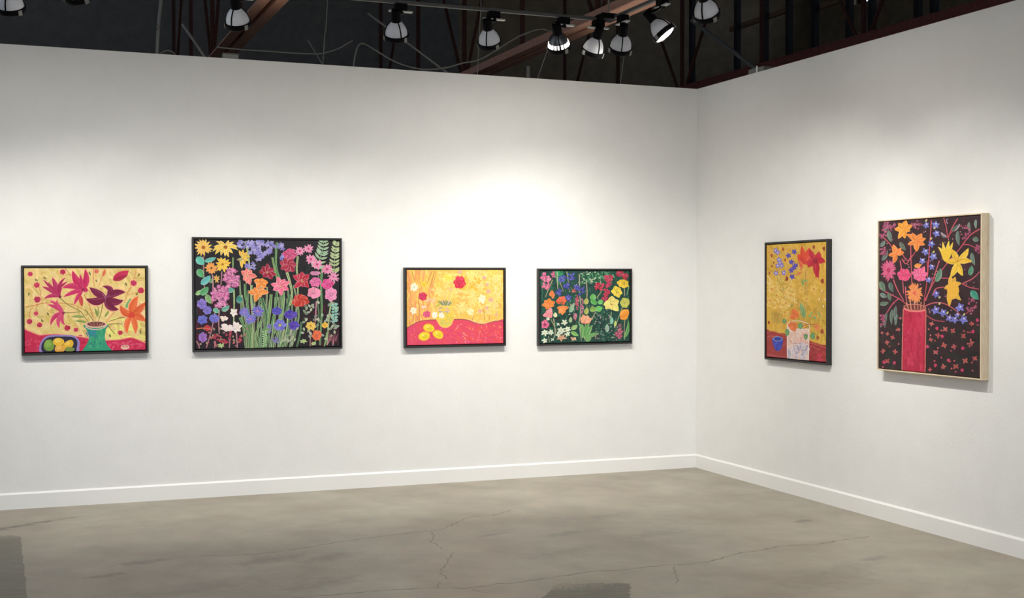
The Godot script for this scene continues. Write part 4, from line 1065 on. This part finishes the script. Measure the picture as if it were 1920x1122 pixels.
# ---------------------------------------------------------------- framed paintings
func framed(label: String, at: Vector3, turn: float, roll: float, w: float, h: float, depth: float, front: float, gap: float, wood: Material, art: ImageTexture, rail_label: String) -> void:
	# local x right, y up, z out of the wall; the node stands at the middle of the frame's back
	var t := thing("framed_painting", label, "painting", at, turn, "")
	t.rotation = Vector3(0, turn, 0)
	t.transform.basis = t.transform.basis * Basis(Vector3.BACK, roll)
	var x := w * 0.5
	var y := h * 0.5
	var b := 0.0015
	# each rail: an L of lip and side, mitred at both ends
	for side in 4:
		var half_len := x if side % 2 == 0 else y
		var half_off := y if side % 2 == 0 else x
		var prof := [[0.0, 0.0], [0.0, depth - b], [b, depth], [front - b, depth], [front, depth - b], [front, 0.0]]
		var st := begin()
		var ra := []
		var rb := []
		for q in prof:
			# q.x inward from the outer edge, q.y out of the wall
			var o: float = half_off - q[0]
			var l: float = half_len - q[0]
			ra.append(Vector3(-l, o, q[1]))
			rb.append(Vector3(l, o, q[1]))
		var c := Vector3(0, half_off - front * 0.5, depth * 0.5)
		for k in ra.size():
			var n: int = (k + 1) % ra.size()
			face(st, [ra[k], ra[n], rb[n], rb[k]], c)
		face(st, ra, c)
		face(st, rb, c)
		obj("frame_rail", done(st), wood, t, Transform3D(Basis(Vector3.BACK, -PI * 0.5 * side), Vector3.ZERO))
	obj("backing_board", box(Vector3(-x + front, -y + front, 0.002), Vector3(x - front, y - front, 0.008)), M.backing, t)
	# stretched canvas: front face mapped once, the sides take the colour of the edge
	var cx := x - front - gap
	var cy := y - front - gap
	var z1 := depth - 0.005
	var z0 := 0.008
	var st := SurfaceTool.new()
	st.begin(Mesh.PRIMITIVE_TRIANGLES)
	st.set_smooth_group(-1)
	var e := 0.003
	var p := [Vector3(-cx + e, cy - e, z1), Vector3(cx - e, cy - e, z1), Vector3(cx - e, -cy + e, z1), Vector3(-cx + e, -cy + e, z1)]
	var q1 := [Vector3(-cx, cy, z1 - e), Vector3(cx, cy, z1 - e), Vector3(cx, -cy, z1 - e), Vector3(-cx, -cy, z1 - e)]
	var q0 := [Vector3(-cx, cy, z0), Vector3(cx, cy, z0), Vector3(cx, -cy, z0), Vector3(-cx, -cy, z0)]
	var uv := [Vector2(0.003, 0.003), Vector2(0.997, 0.003), Vector2(0.997, 0.997), Vector2(0.003, 0.997)]
	for k in [0, 1, 2, 0, 2, 3]:
		st.set_uv(uv[k]); st.add_vertex(p[k])
	for k in 4:
		var n := (k + 1) % 4
		for strip in [[p, q1], [q1, q0]]:
			for v in [[1, k], [1, n], [0, n], [1, k], [0, n], [0, k]]:
				st.set_uv(uv[v[1]]); st.add_vertex(strip[v[0]][v[1]])
	var m := plain(Color(0.93, 0.93, 0.93), 0.55, 0.0, 0.35)
	m.albedo_texture = art
	m.texture_repeat = false
	st.generate_normals()
	var cv := obj("canvas", st.commit(), m, t)
	cv.set_meta("label", "painted canvas")

# ---------------------------------------------------------------- track lamps
func lamp(label: String, bulb_at: Vector3, aim: Vector3, adapter: Vector3, along: Vector3, energy: float, glowing: bool, spread: float) -> void:
	var t := thing("track_lamp", label, "lamp", adapter, 0.0, "lamps along the ceiling track")
	var ax := (aim - bulb_at).normalized()
	var right := ax.cross(Vector3.UP).normalized()
	var up := right.cross(ax)
	var bs := Basis(right, up, -ax)
	var at := bulb_at - adapter
	var xf := Transform3D(bs, at)
	var al := along
	var across := al.cross(Vector3.UP)
	# adapter clipped to the track, with its pale contact bar under it
	var st := begin()
	bar(st, -al * 0.035 + Vector3(0, -0.021, 0), al * 0.035 + Vector3(0, -0.021, 0), 0.042, 0.05, Vector3.UP)
	obj("track_adapter", done(st), M.black_metal, t)
	for s in [-1.0, 1.0]:
		obj("contact_bar", bar_mesh(al * 0.006 * s + Vector3(0, -0.045, 0), al * 0.072 * s + Vector3(0, -0.045, 0), 0.008, 0.03, Vector3.UP), M.bright_bar, t)
	obj("swivel", tube([Vector3(0, -0.03, 0), Vector3(0, -0.062, 0)], 0.018, 14), M.black_metal, t)
	# stem from the swivel to the socket behind the bulb
	var sock := at - ax * 0.115
	obj("stem", tube([Vector3(0, -0.055, 0), Vector3(0, -0.07, 0).lerp(sock, 0.5) + Vector3(0, 0.012, 0), sock], 0.009, 10), M.black_metal, t)
	obj("socket", lathe([Vector2(-0.135, 0.0), Vector2(-0.135, 0.024), Vector2(-0.128, 0.028), Vector2(-0.064, 0.030), Vector2(-0.056, 0.027), Vector2(-0.056, 0.0)], 20), M.black_metal, t, xf)
	# reflector bulb
	var prof := [Vector2(-0.062, 0.026), Vector2(-0.052, 0.036), Vector2(-0.038, 0.047), Vector2(-0.022, 0.0565), Vector2(-0.004, 0.063), Vector2(0.014, 0.0665), Vector2(0.03, 0.068)]
	var bulb := obj("bulb", lathe(prof, 32), M.bulb_metal if glowing else M.bulb_white, t, xf)
	var lens := obj("lens", lathe([Vector2(0.036, 0.067), Vector2(0.047, 0.058), Vector2(0.053, 0.04), Vector2(0.056, 0.018), Vector2(0.0565, 0.0)], 28), M.lens, bulb)
	lens.set_meta("label", "glowing front glass of the bulb")
	if glowing:
		for k in 18:
			var a := TAU * k / 18.0
			var o := Vector3(cos(a), sin(a), 0)
			var s0 := o * 0.0612 + Vector3(0, 0, 0.008)
			var s1 := o * 0.0678 + Vector3(0, 0, -0.017)
			var gl := obj("glow_slot", bar_mesh(s0, s1, 0.013, 0.004, o.cross(Vector3.BACK)), M.lens, bulb)
			gl.set_meta("label", "glowing flute of the reflector")
	# black ribs of the cradle over the bulb, a collar round its rim, clips on the collar
	for k in 3:
		var a := TAU * k / 3.0 + 0.6 + fposmod(bulb_at.x * 7.3 + bulb_at.z, 1.0) * 0.9 - 0.45
		var o := Vector3(cos(a), sin(a), 0)
		var path := []
		for q: Vector2 in prof: path.append(o * (q.y + 0.0025) + Vector3(0, 0, -q.x))
		var rs := begin()
		for n in path.size() - 1: bar(rs, path[n], path[n + 1], 0.0065, 0.0035, o.cross(Vector3.BACK))
		obj("cradle_rib", done(rs), M.black_metal, t, xf)
	obj("collar", lathe([Vector2(0.018, 0.0695), Vector2(0.018, 0.0735), Vector2(0.021, 0.075), Vector2(0.046, 0.075), Vector2(0.048, 0.073), Vector2(0.046, 0.0705), Vector2(0.018, 0.0695)], 32), M.black_metal, t, xf)
	for k in 3:
		var a := TAU * k / 3.0 - 0.75
		var o := Vector3(cos(a), sin(a), 0)
		obj("clip", bar_mesh(o * 0.077 + Vector3(0, 0, -0.022), o * 0.077 + Vector3(0, 0, -0.05), 0.022, 0.003, o.cross(Vector3.BACK)), M.galvanised, t, xf)
	# a thin conduit beside the stem
	obj("feed_wire", tube([Vector3(0, -0.05, 0) + al * 0.016, Vector3(0, -0.07, 0).lerp(sock, 0.6) + al * 0.026, sock + al * 0.022], 0.0035, 8), M.rail, t)
	# the beam of the reflector, and the weak stray light round it
	for q in [["beam", energy * 0.9, spread], ["stray_light", 0.38, 78.0]]:
		var l := SpotLight3D.new()
		l.name = q[0]
		t.add_child(l)
		l.transform = Transform3D(bs, at + ax * 0.085)
		l.light_color = Color(1.0, 0.988, 0.958)
		l.light_energy = q[1]
		l.spot_angle = q[2]
		l.spot_angle_attenuation = 1.0
		l.spot_range = 30.0
		l.spot_attenuation = 2.0
		l.light_size = 0.045
		l.shadow_enabled = true

# ---------------------------------------------------------------- roof trusses
func truss(label: String, x: float, z0: float, z1: float, y: float, height: float, steel: Material) -> void:
	var t := thing("roof_truss", label, "truss", Vector3(x, y, 0), 0.0, "steel roof trusses")
	for s in [-1.0, 1.0]:
		# a channel: web outside, flange below
		var st := begin()
		var a: float = s * 0.019
		var b: float = s * 0.1
		add_box(st, Vector3(minf(a, b), 0.0, z0), Vector3(maxf(a, b), 0.012, z1), 0.002)
		add_box(st, Vector3(minf(a, a + s * 0.012), 0.012, z0), Vector3(maxf(a, a + s * 0.012), height, z1), 0.002)
		obj("bottom_chord", done(st), steel, t)
	for s in [-1.0, 1.0]:
		obj("top_chord", box(Vector3(minf(s * 0.01, s * 0.08), 2.22, z0), Vector3(maxf(s * 0.01, s * 0.08), 2.30, z1), 0.003), M.dark_steel, t)
	var z := -5.84
	var k := 0
	while z < z1:
		if z > z0:
			obj("web_post", box(Vector3(-0.018, 0.012, z - 0.018), Vector3(0.018, 2.22, z + 0.018), 0.003), M.dark_steel, t)
			if z + 1.52 < z1:
				var lo := Vector3(0, 0.05, z + 0.06) if k % 2 == 0 else Vector3(0, 0.05, z + 1.46)
				var hi := Vector3(0, 2.19, z + 1.46) if k % 2 == 0 else Vector3(0, 2.19, z + 0.06)
				obj("web_brace", bar_mesh(lo, hi, 0.026, 0.022), M.dark_steel, t)
		z += 1.52
		k += 1

func _ready() -> void:
	# ---- camera
	var cam := Camera3D.new()
	cam.name = "camera"
	cam.fov = rad_to_deg(2.0 * atan(561.0 / 2345.08))
	cam.near = 0.05
	cam.far = 100.0
	cam.transform = Transform3D(Basis(Vector3.UP, -0.3761977) * Basis(Vector3.RIGHT, -0.0161978) * Basis(Vector3.BACK, 0.0013976), Vector3(-5.08746, 1.52096, 8.83229))
	add_child(cam)
	cam.current = true
	# ---- environment: an overcast day outside; its light comes in through the shop window and two high strips, the left one added
	var we := WorldEnvironment.new()
	we.name = "environment"
	var env := Environment.new()
	env.background_mode = Environment.BG_SKY
	var sky_mat := ProceduralSkyMaterial.new()
	sky_mat.sky_top_color = Color(0.66, 0.74, 0.86)
	sky_mat.sky_horizon_color = Color(0.80, 0.84, 0.90)
	sky_mat.ground_bottom_color = Color(0.62, 0.62, 0.60)
	sky_mat.ground_horizon_color = Color(0.70, 0.71, 0.71)
	sky_mat.sky_energy_multiplier = 2.0
	sky_mat.ground_energy_multiplier = 2.0
	var sky := Sky.new()
	sky.sky_material = sky_mat
	env.sky = sky
	env.tonemap_mode = Environment.TONE_MAPPER_LINEAR
	env.tonemap_exposure = 1.0
	env.sdfgi_enabled = true
	env.ssao_enabled = true
	env.ssil_enabled = true
	we.environment = env
	add_child(we)
	make_materials()

	# ---- the room: floor, two white partitions, the dark hall round them
	var lo := Vector2(-6.4, -0.1)
	var hi := Vector2(0.1, 5.0)
	var fm := plain(Color.WHITE, 0.46, 0.0, 0.5)
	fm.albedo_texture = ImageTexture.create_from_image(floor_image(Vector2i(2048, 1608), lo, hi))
	fm.texture_repeat = false
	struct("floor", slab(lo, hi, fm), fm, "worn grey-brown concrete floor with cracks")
	var fm2 := mottled(Color(0.52, 0.49, 0.43), Color(0.62, 0.585, 0.52), 0.25, 0.46, 0.01, 40)
	for q in [[-11.0, -7.0, 6.0, -0.1], [-11.0, 5.0, 6.0, 12.2], [-11.0, -0.1, -6.4, 5.0], [0.1, -0.1, 6.0, 5.0]]:
		struct("floor", slab(Vector2(q[0], q[1]), Vector2(q[2], q[3]), fm2), fm2, "concrete floor of the hall")
	struct("wall_back", box(Vector3(-8.5, 0.0, -0.12), Vector3(0.12, 3.05, 0.0)), M.wall, "white partition wall with four paintings")
	struct("wall_right", box(Vector3(0.0, 0.0, 0.0), Vector3(0.12, 3.05, 7.5)), M.wall, "white partition wall with two paintings")
	var bp := [Vector2(0.0, 0.0), Vector2(0.014, 0.0), Vector2(0.014, 0.097), Vector2(0.004, 0.108), Vector2(0.0, 0.108)]
	struct("baseboard_back", extrude(bp, Vector3(-8.5, 0.0, 0.0), Vector3(0.0, 0.0, 0.0), Vector3.BACK, 0.0, 1.0), M.trim, "white baseboard of the back wall")
	struct("baseboard_right", extrude(bp, Vector3(0.0, 0.0, 0.0), Vector3(0.0, 0.0, 7.5), Vector3.LEFT, 1.0, 0.0), M.trim, "white baseboard of the right wall")
	var deck := struct("ceiling", box(Vector3(-11.2, 6.0, -7.2), Vector3(6.2, 6.2, 12.2)), M.dark_deck, "dark roof deck")
	struct("wall_hall_back", box(Vector3(-11.2, 0.0, -7.2), Vector3(0.4, 6.0, -7.0)), M.dark_wall, "dark far wall of the hall")
	struct("wall_hall_back", box(Vector3(0.4, 0.0, -7.2), Vector3(6.2, 6.0, -7.0)), M.olive_wall, "brown far wall of the hall beyond the right wall")
	for q in [[-7.0, 0.0, 12.2, 5.42], [-7.0, 5.9, 12.2, 6.0], [-7.0, 5.42, -6.0, 5.9], [6.0, 5.42, 12.2, 5.9]]:
		struct("wall_hall_right", box(Vector3(6.0, q[1], q[0]), Vector3(6.2, q[3], q[2])), M.olive_wall, "dark brown side wall of the hall under a strip of windows")
	var clere := Node3D.new()
	clere.name = "window_2"
	add_child(clere)
	clere.position = Vector3(6.1, 5.42, -6.0)
	tag(clere, "strip of high windows in the hall's side wall", "", "", "structure")
	for k in 9: obj("mullion", box(Vector3(-0.04, 0.0, k * 1.491), Vector3(0.04, 0.48, k * 1.491 + 0.07), 0.004), M.black_metal, clere)
	for k in 8: obj("pane", box(Vector3(-0.004, 0.0, k * 1.491 + 0.07), Vector3(0.004, 0.48, (k + 1) * 1.491)), M.glass, clere)
	for q in [[-7.0, 0.0, 12.2, 4.9], [-7.0, 5.9, 12.2, 6.0], [-7.0, 4.9, -6.5, 5.9], [5.5, 4.9, 12.2, 5.9]]:
		struct("wall_hall_left", box(Vector3(-11.2, q[1], q[0]), Vector3(-11.0, q[3], q[2])), M.hall_wall, "grey side wall of the hall under an added strip of windows")
	var clere2 := Node3D.new()  # unseen strip, added so its daylight brightens the dark roof deck
	clere2.name = "added_window_3"
	add_child(clere2)
	clere2.position = Vector3(-11.1, 4.9, -6.5)
	tag(clere2, "unseen strip of high windows added to light the roof deck", "", "", "structure")
	for k in 9: obj("mullion", box(Vector3(-0.04, 0.0, k * 1.491), Vector3(0.04, 1.0, k * 1.491 + 0.07), 0.004), M.black_metal, clere2)
	for k in 8: obj("pane", box(Vector3(-0.004, 0.0, k * 1.491 + 0.07), Vector3(0.004, 1.0, (k + 1) * 1.491)), M.glass, clere2)
# end wall with a wide shop window, behind the camera
	for q in [[-11.0, 0.0, -9.6, 6.0], [-0.6, 0.0, 6.0, 6.0], [-9.6, 0.0, -0.6, 0.3], [-9.6, 3.7, -0.6, 6.0]]:
		struct("wall_hall_front", box(Vector3(q[0], q[1], 12.0), Vector3(q[2], q[3], 12.2)), M.hall_wall, "grey end wall of the hall round the shop window")
	var win := Node3D.new()
	win.name = "window_1"
	add_child(win)
	win.position = Vector3(-9.6, 0.3, 12.1)
	tag(win, "wide shop window in the end wall", "", "", "structure")
	for k in 7: obj("mullion", box(Vector3(k * 1.4875, 0.0, -0.04), Vector3(k * 1.4875 + 0.075, 3.4, 0.04), 0.004), M.black_metal, win)
	for y in [0.0, 3.34]: obj("window_rail", box(Vector3(0.0, y, -0.035), Vector3(9.0, y + 0.06, 0.035), 0.004), M.black_metal, win)
	for k in 6: obj("pane", box(Vector3(k * 1.4875 + 0.075, 0.06, -0.004), Vector3((k + 1) * 1.4875, 3.34, 0.004)), M.glass, win)

	# ---- paintings
	var r := -PI * 0.5
	framed("black-framed painting of red lilies in a green vase beside a fruit bowl", Vector3(-4.667, 1.3097, 0.001), 0.0, 0.004, 0.8023, 0.5924, 0.038, 0.0135, 0.0055, M.black_frame, paint_red_lilies(), "")
	framed("largest black-framed painting, many coloured garden flowers on a black ground", Vector3(-3.4478, 1.4114, 0.001), 0.0, 0.0043, 1.0479, 0.792, 0.038, 0.0125, 0.0045, M.black_frame, paint_night_garden(), "")
	framed("black-framed yellow still life with three lemons on a red cloth", Vector3(-2.0599, 1.3084, 0.001), 0.0, 0.0037, 0.7954, 0.5915, 0.038, 0.0135, 0.0055, M.black_frame, paint_yellow_still_life(), "")
	framed("black-framed painting of yellow poppies and garden flowers on dark green", Vector3(-0.9969, 1.305, 0.001), 0.0, 0.0028, 0.7991, 0.5904, 0.038, 0.0135, 0.0055, M.black_frame, paint_green_garden(), "")
	framed("black-framed painting of a glass vase and blue cup on gold", Vector3(-0.001, 1.3648, 1.427), r, 0.0063, 0.7583, 0.8493, 0.038, 0.0135, 0.0055, M.black_frame, paint_golden_bouquet(), "")
	framed("pale wood-framed painting of a tall red vase with lilies on black", Vector3(-0.001, 1.4224, 2.8093), r, 0.0037, 0.9162, 0.9416, 0.055, 0.008, 0.004, M.maple, paint_red_vase(), "")

	# ---- the L of lighting track and its lamps
	var ty := 3.165
	var tr := thing("lighting_track", "slim L-shaped lighting track hanging under the dark trusses", "track", Vector3(-1.57, ty, 1.6))
	obj("track_rail", box(Vector3(-6.2, 0.0, -0.011), Vector3(0.011, 0.022, 0.011), 0.003), M.rail, tr)
	obj("track_rail", box(Vector3(-0.011, 0.0, 0.011), Vector3(0.011, 0.022, 4.6), 0.003), M.rail, tr)
	obj("corner_coupler", box(Vector3(-0.09, 0.0, -0.03), Vector3(0.03, 0.034, 0.1), 0.004), M.black_metal, tr)
	for x in [-5.4, -4.3, -1.86, 0.0]: obj("hanger_rod", tube([Vector3(x, 0.02, 0.0), Vector3(x, 2.6, 0.0)], 0.004, 6), M.cable, tr)
	for z in [1.4, 3.2]: obj("hanger_rod", tube([Vector3(0.0, 0.02, z), Vector3(0.0, 2.6, z)], 0.004, 6), M.cable, tr)
	var X := Vector3.RIGHT
	var Z := Vector3.BACK
	for q in [
			["white track lamp at the far left edge of the track", Vector3(-5.117, 3.005, 1.55), Vector3(-4.7, 0.68, 0.0), X, 1.9, false],
			["track lamp almost cut off by the top edge, second from left", Vector3(-4.80, 3.0, 2.03), Vector3(-3.95, 0.68, 0.0), X, 1.9, false],
			["white track lamp in front of the left brown truss", Vector3(-3.909, 3.016, 1.55), Vector3(-3.3, 0.68, 0.0), X, 2.0, false],
			["white track lamp above the gap between the two middle paintings", Vector3(-2.962, 3.013, 1.55), Vector3(-2.45, 0.68, 0.0), X, 1.55, false],
			["white track lamp over the hanging loop of grey cable", Vector3(-2.366, 3.011, 1.55), Vector3(-1.45, 0.68, 0.0), X, 1.3, false],
			["track lamp with glowing fluted reflector in front of the right truss", Vector3(-1.897, 3.017, 1.55), Vector3(-0.85, 0.68, 0.0), X, 1.5, true],
			["white track lamp just left of the track's corner", Vector3(-1.655, 3.007, 1.56), Vector3(-1.85, 0.68, 0.0), X, 1.1, false],
			["white track lamp just right of the track's corner", Vector3(-1.575, 2.991, 1.79), Vector3(-1.15, 0.68, 0.0), Z, 1.7, false],
			["brightly glowing track lamp turned towards the right wall", Vector3(-1.575, 2.986, 2.305), Vector3(0.0, 0.75, 3.25), Z, 2.5, false],
			["white track lamp highest on the right, aimed at the right wall", Vector3(-1.575, 2.998, 2.825), Vector3(0.0, 0.7, 1.35), Z, 3.0, false],
			["track lamp beyond the left edge of the picture", Vector3(-5.95, 3.01, 1.55), Vector3(-5.6, 0.68, 0.0), X, 1.9, false],
			["track lamp beyond the right edge, nearest the right wall's end", Vector3(-1.575, 2.99, 3.7), Vector3(0.0, 0.55, 3.9), Z, 2.3, false]]:
		var at: Vector3 = q[1]
		var ad := Vector3(at.x + 0.012, ty, 1.6) if q[3] == X else Vector3(-1.57, ty, at.z + 0.012)
		lamp(q[0], at, q[2], ad, q[3], q[4], q[5], 42.0)

	var t2 := thing("lighting_track", "straight second lighting track added out of view nearer the camera", "track", Vector3(-2.6, ty, 5.6))
	obj("track_rail", box(Vector3(-2.6, 0.0, -0.016), Vector3(1.0, 0.028, 0.016), 0.003), M.rail, t2)
	for x in [-2.2, 0.6]: obj("hanger_rod", tube([Vector3(x, 0.02, 0.0), Vector3(x, 2.84, 0.0)], 0.004, 6), M.cable, t2)
	for q in [["left", -4.6], ["middle", -3.2], ["right", -1.8]]:  # unseen lamps added to brighten the front of the floor
		lamp("%s track lamp of the unseen second track, added to light the open floor" % q[0], Vector3(q[1], 3.0, 5.5), Vector3(q[1] + 0.2, 0.0, 3.9), Vector3(q[1], ty, 5.6), X, 2.0, false, 48.0)

	# ---- open roof
	truss("red-brown steel truss passing over the largest painting", -3.43, -6.8, 11.9, 3.45, 0.10, M.red_steel)
	truss("red-brown steel truss passing behind the track's corner", -1.0, -6.8, 11.9, 3.45, 0.10, M.red_steel)
	truss("red-brown steel truss running just above the right wall's top", 1.43, -6.8, 11.9, 3.45, 0.10, M.shaded_steel)
	for k in 11:
		var pz := -6.4 + k * 1.6
		obj("purlin", box(Vector3(-10.9, 5.76, pz - 0.05), Vector3(5.9, 6.0, pz + 0.05), 0.004), M.dark_deck, deck)
	var cz := -0.35
	for q in [["conduit", "grey conduit dropping behind the wall left of the left truss", "conduit", [[-3.9, 5.78], [-4.135, 3.493], [-4.154, 3.303], [-4.173, 2.9]], 0.012],
			["hanging_cable", "small grey cable loop lying at the foot of the conduit", "cable", [[-4.173, 3.09], [-4.107, 3.137], [-4.052, 3.129], [-4.0, 3.06]], 0.005],
			["hanging_cable", "short sagging grey cable right of the left truss", "cable", [[-3.75, 3.19], [-3.564, 3.185], [-3.39, 3.186], [-3.17, 3.185], [-3.035, 3.19], [-2.963, 3.199], [-2.858, 3.238], [-2.793, 3.278], [-2.74, 3.31]], 0.0055],
			["hanging_cable", "long grey cable sagging in a loop along the wall top", "cable", [[-2.74, 3.0], [-2.731, 3.119], [-2.711, 3.232], [-2.686, 3.285], [-2.645, 3.292], [-2.567, 3.254], [-2.429, 3.183], [-2.294, 3.143], [-2.153, 3.131], [-1.985, 3.158], [-1.863, 3.199], [-1.731, 3.232], [-1.576, 3.322], [-1.418, 3.425], [-1.282, 3.489], [-1.19, 3.513], [-1.121, 3.497]], 0.0065],
			["suspension_wire", "thin upright wire between the left truss and the cable loop", "wire", [[-2.79, 5.78], [-2.926, 3.593], [-2.947, 3.354], [-2.97, 3.0]], 0.0045],
			["suspension_wire", "thin upright wire left of the red truss post", "wire", [[-1.6, 5.78], [-1.709, 3.528], [-1.74, 3.0]], 0.0045],
			["suspension_wire", "thin upright wire nearest the room's corner", "wire", [[-0.1, 5.78], [-0.433, 3.431], [-0.5, 3.0]], 0.0045],
			["pipe", "short grey pipe end standing up behind the wall", "pipe", [[-1.291, 3.215], [-1.29, 0.0]], 0.017],
			["brace_rod", "dark grey slanting rod beside the left truss", "rod", [[-3.978, 3.354], [-3.818, 3.122], [-1.67, 0.0]], 0.011],
			["brace_rod", "thin slanting rod crossing the short sagging cable", "rod", [[-3.063, 3.306], [-2.979, 3.174], [-0.96, 0.0]], 0.005],
			["brace_rod", "dark slanting rod under the fourth lamp", "rod", [[-2.6, 3.545], [-2.315, 3.36], [-1.95, 3.123], [2.86, 0.0]], 0.009],
			["brace_rod", "slanting rod under the glowing fluted lamp", "rod", [[-1.02, 3.59], [-1.121, 3.319], [-1.199, 3.111], [-1.24, 3.0]], 0.005]]:
		var o := obj(q[0], tube(spline(q[3], cz, 1 if q[0] == "brace_rod" else 5), q[4], 8), M.cable if q[0] != "brace_rod" else M.galvanised)
		tag(o, q[1], q[2])
		cz -= 0.012
	var jb := thing("junction_box", "small grey metal box lying on the wall top at the left truss", "box", Vector3(-3.70, 3.05, -0.06))
	obj("body", box(Vector3(-0.055, 0.0, -0.04), Vector3(0.055, 0.036, 0.04), 0.004), M.galvanised, jb)
	obj("lid", box(Vector3(-0.058, 0.036, -0.043), Vector3(0.058, 0.041, 0.043), 0.002), M.galvanised, jb)
	var br := thing("wall_clamp", "small grey clamp with white strip on the right wall's top", "clamp", Vector3(0.06, 3.05, 0.84))
	obj("plate", box(Vector3(-0.05, 0.0, -0.1), Vector3(0.05, 0.04, 0.1), 0.004), M.galvanised, br)
	var strip := obj("strip", box(Vector3(-0.056, 0.0, 0.015), Vector3(-0.05, 0.05, 0.03), 0.001), M.trim, br)
	strip.set_meta("label", "white strip")
	var gb := obj("brace_rod", bar_mesh(Vector3(1.3, 4.155, -2.372), Vector3(1.3, 3.40, -1.04), 0.03, 0.03), M.galvanised)
	tag(gb, "long slanting rod running down to the clamp on the right wall", "rod")

	# ---- the unfinished partition far beyond the right wall
	var n := 0
	for z in [-5.34, -4.25, -3.645, -3.16, -2.67, -2.06, -1.69, -0.99, -0.76, 0.4, 1.3]:
		var names := ["first", "second", "third", "fourth", "fifth", "sixth", "seventh", "eighth", "ninth", "tenth", "last"]
		var s := begin()
		add_box(s, Vector3(2.97, 0.0, z - 0.035), Vector3(3.03, 5.76, z + 0.035), 0.003)
		var o := obj("partition_stud", done(s), M.black_post)
		tag(o, "dark upright stud beyond the right wall, %s counted from the corner" % names[n], "stud", "studs beyond the right wall")
		n += 1
	for q in [[-4.5, -3.2, 4.55, "lower left pale crosspiece between the dark studs"], [-2.7, -2.2, 4.46, "upper right pale crosspiece between the dark studs"]]:
		var o := obj("crosspiece", box(Vector3(3.035, q[2], q[0]), Vector3(3.07, q[2] + 0.06, q[1]), 0.003), M.wood_rail)
		tag(o, q[3], "batten")
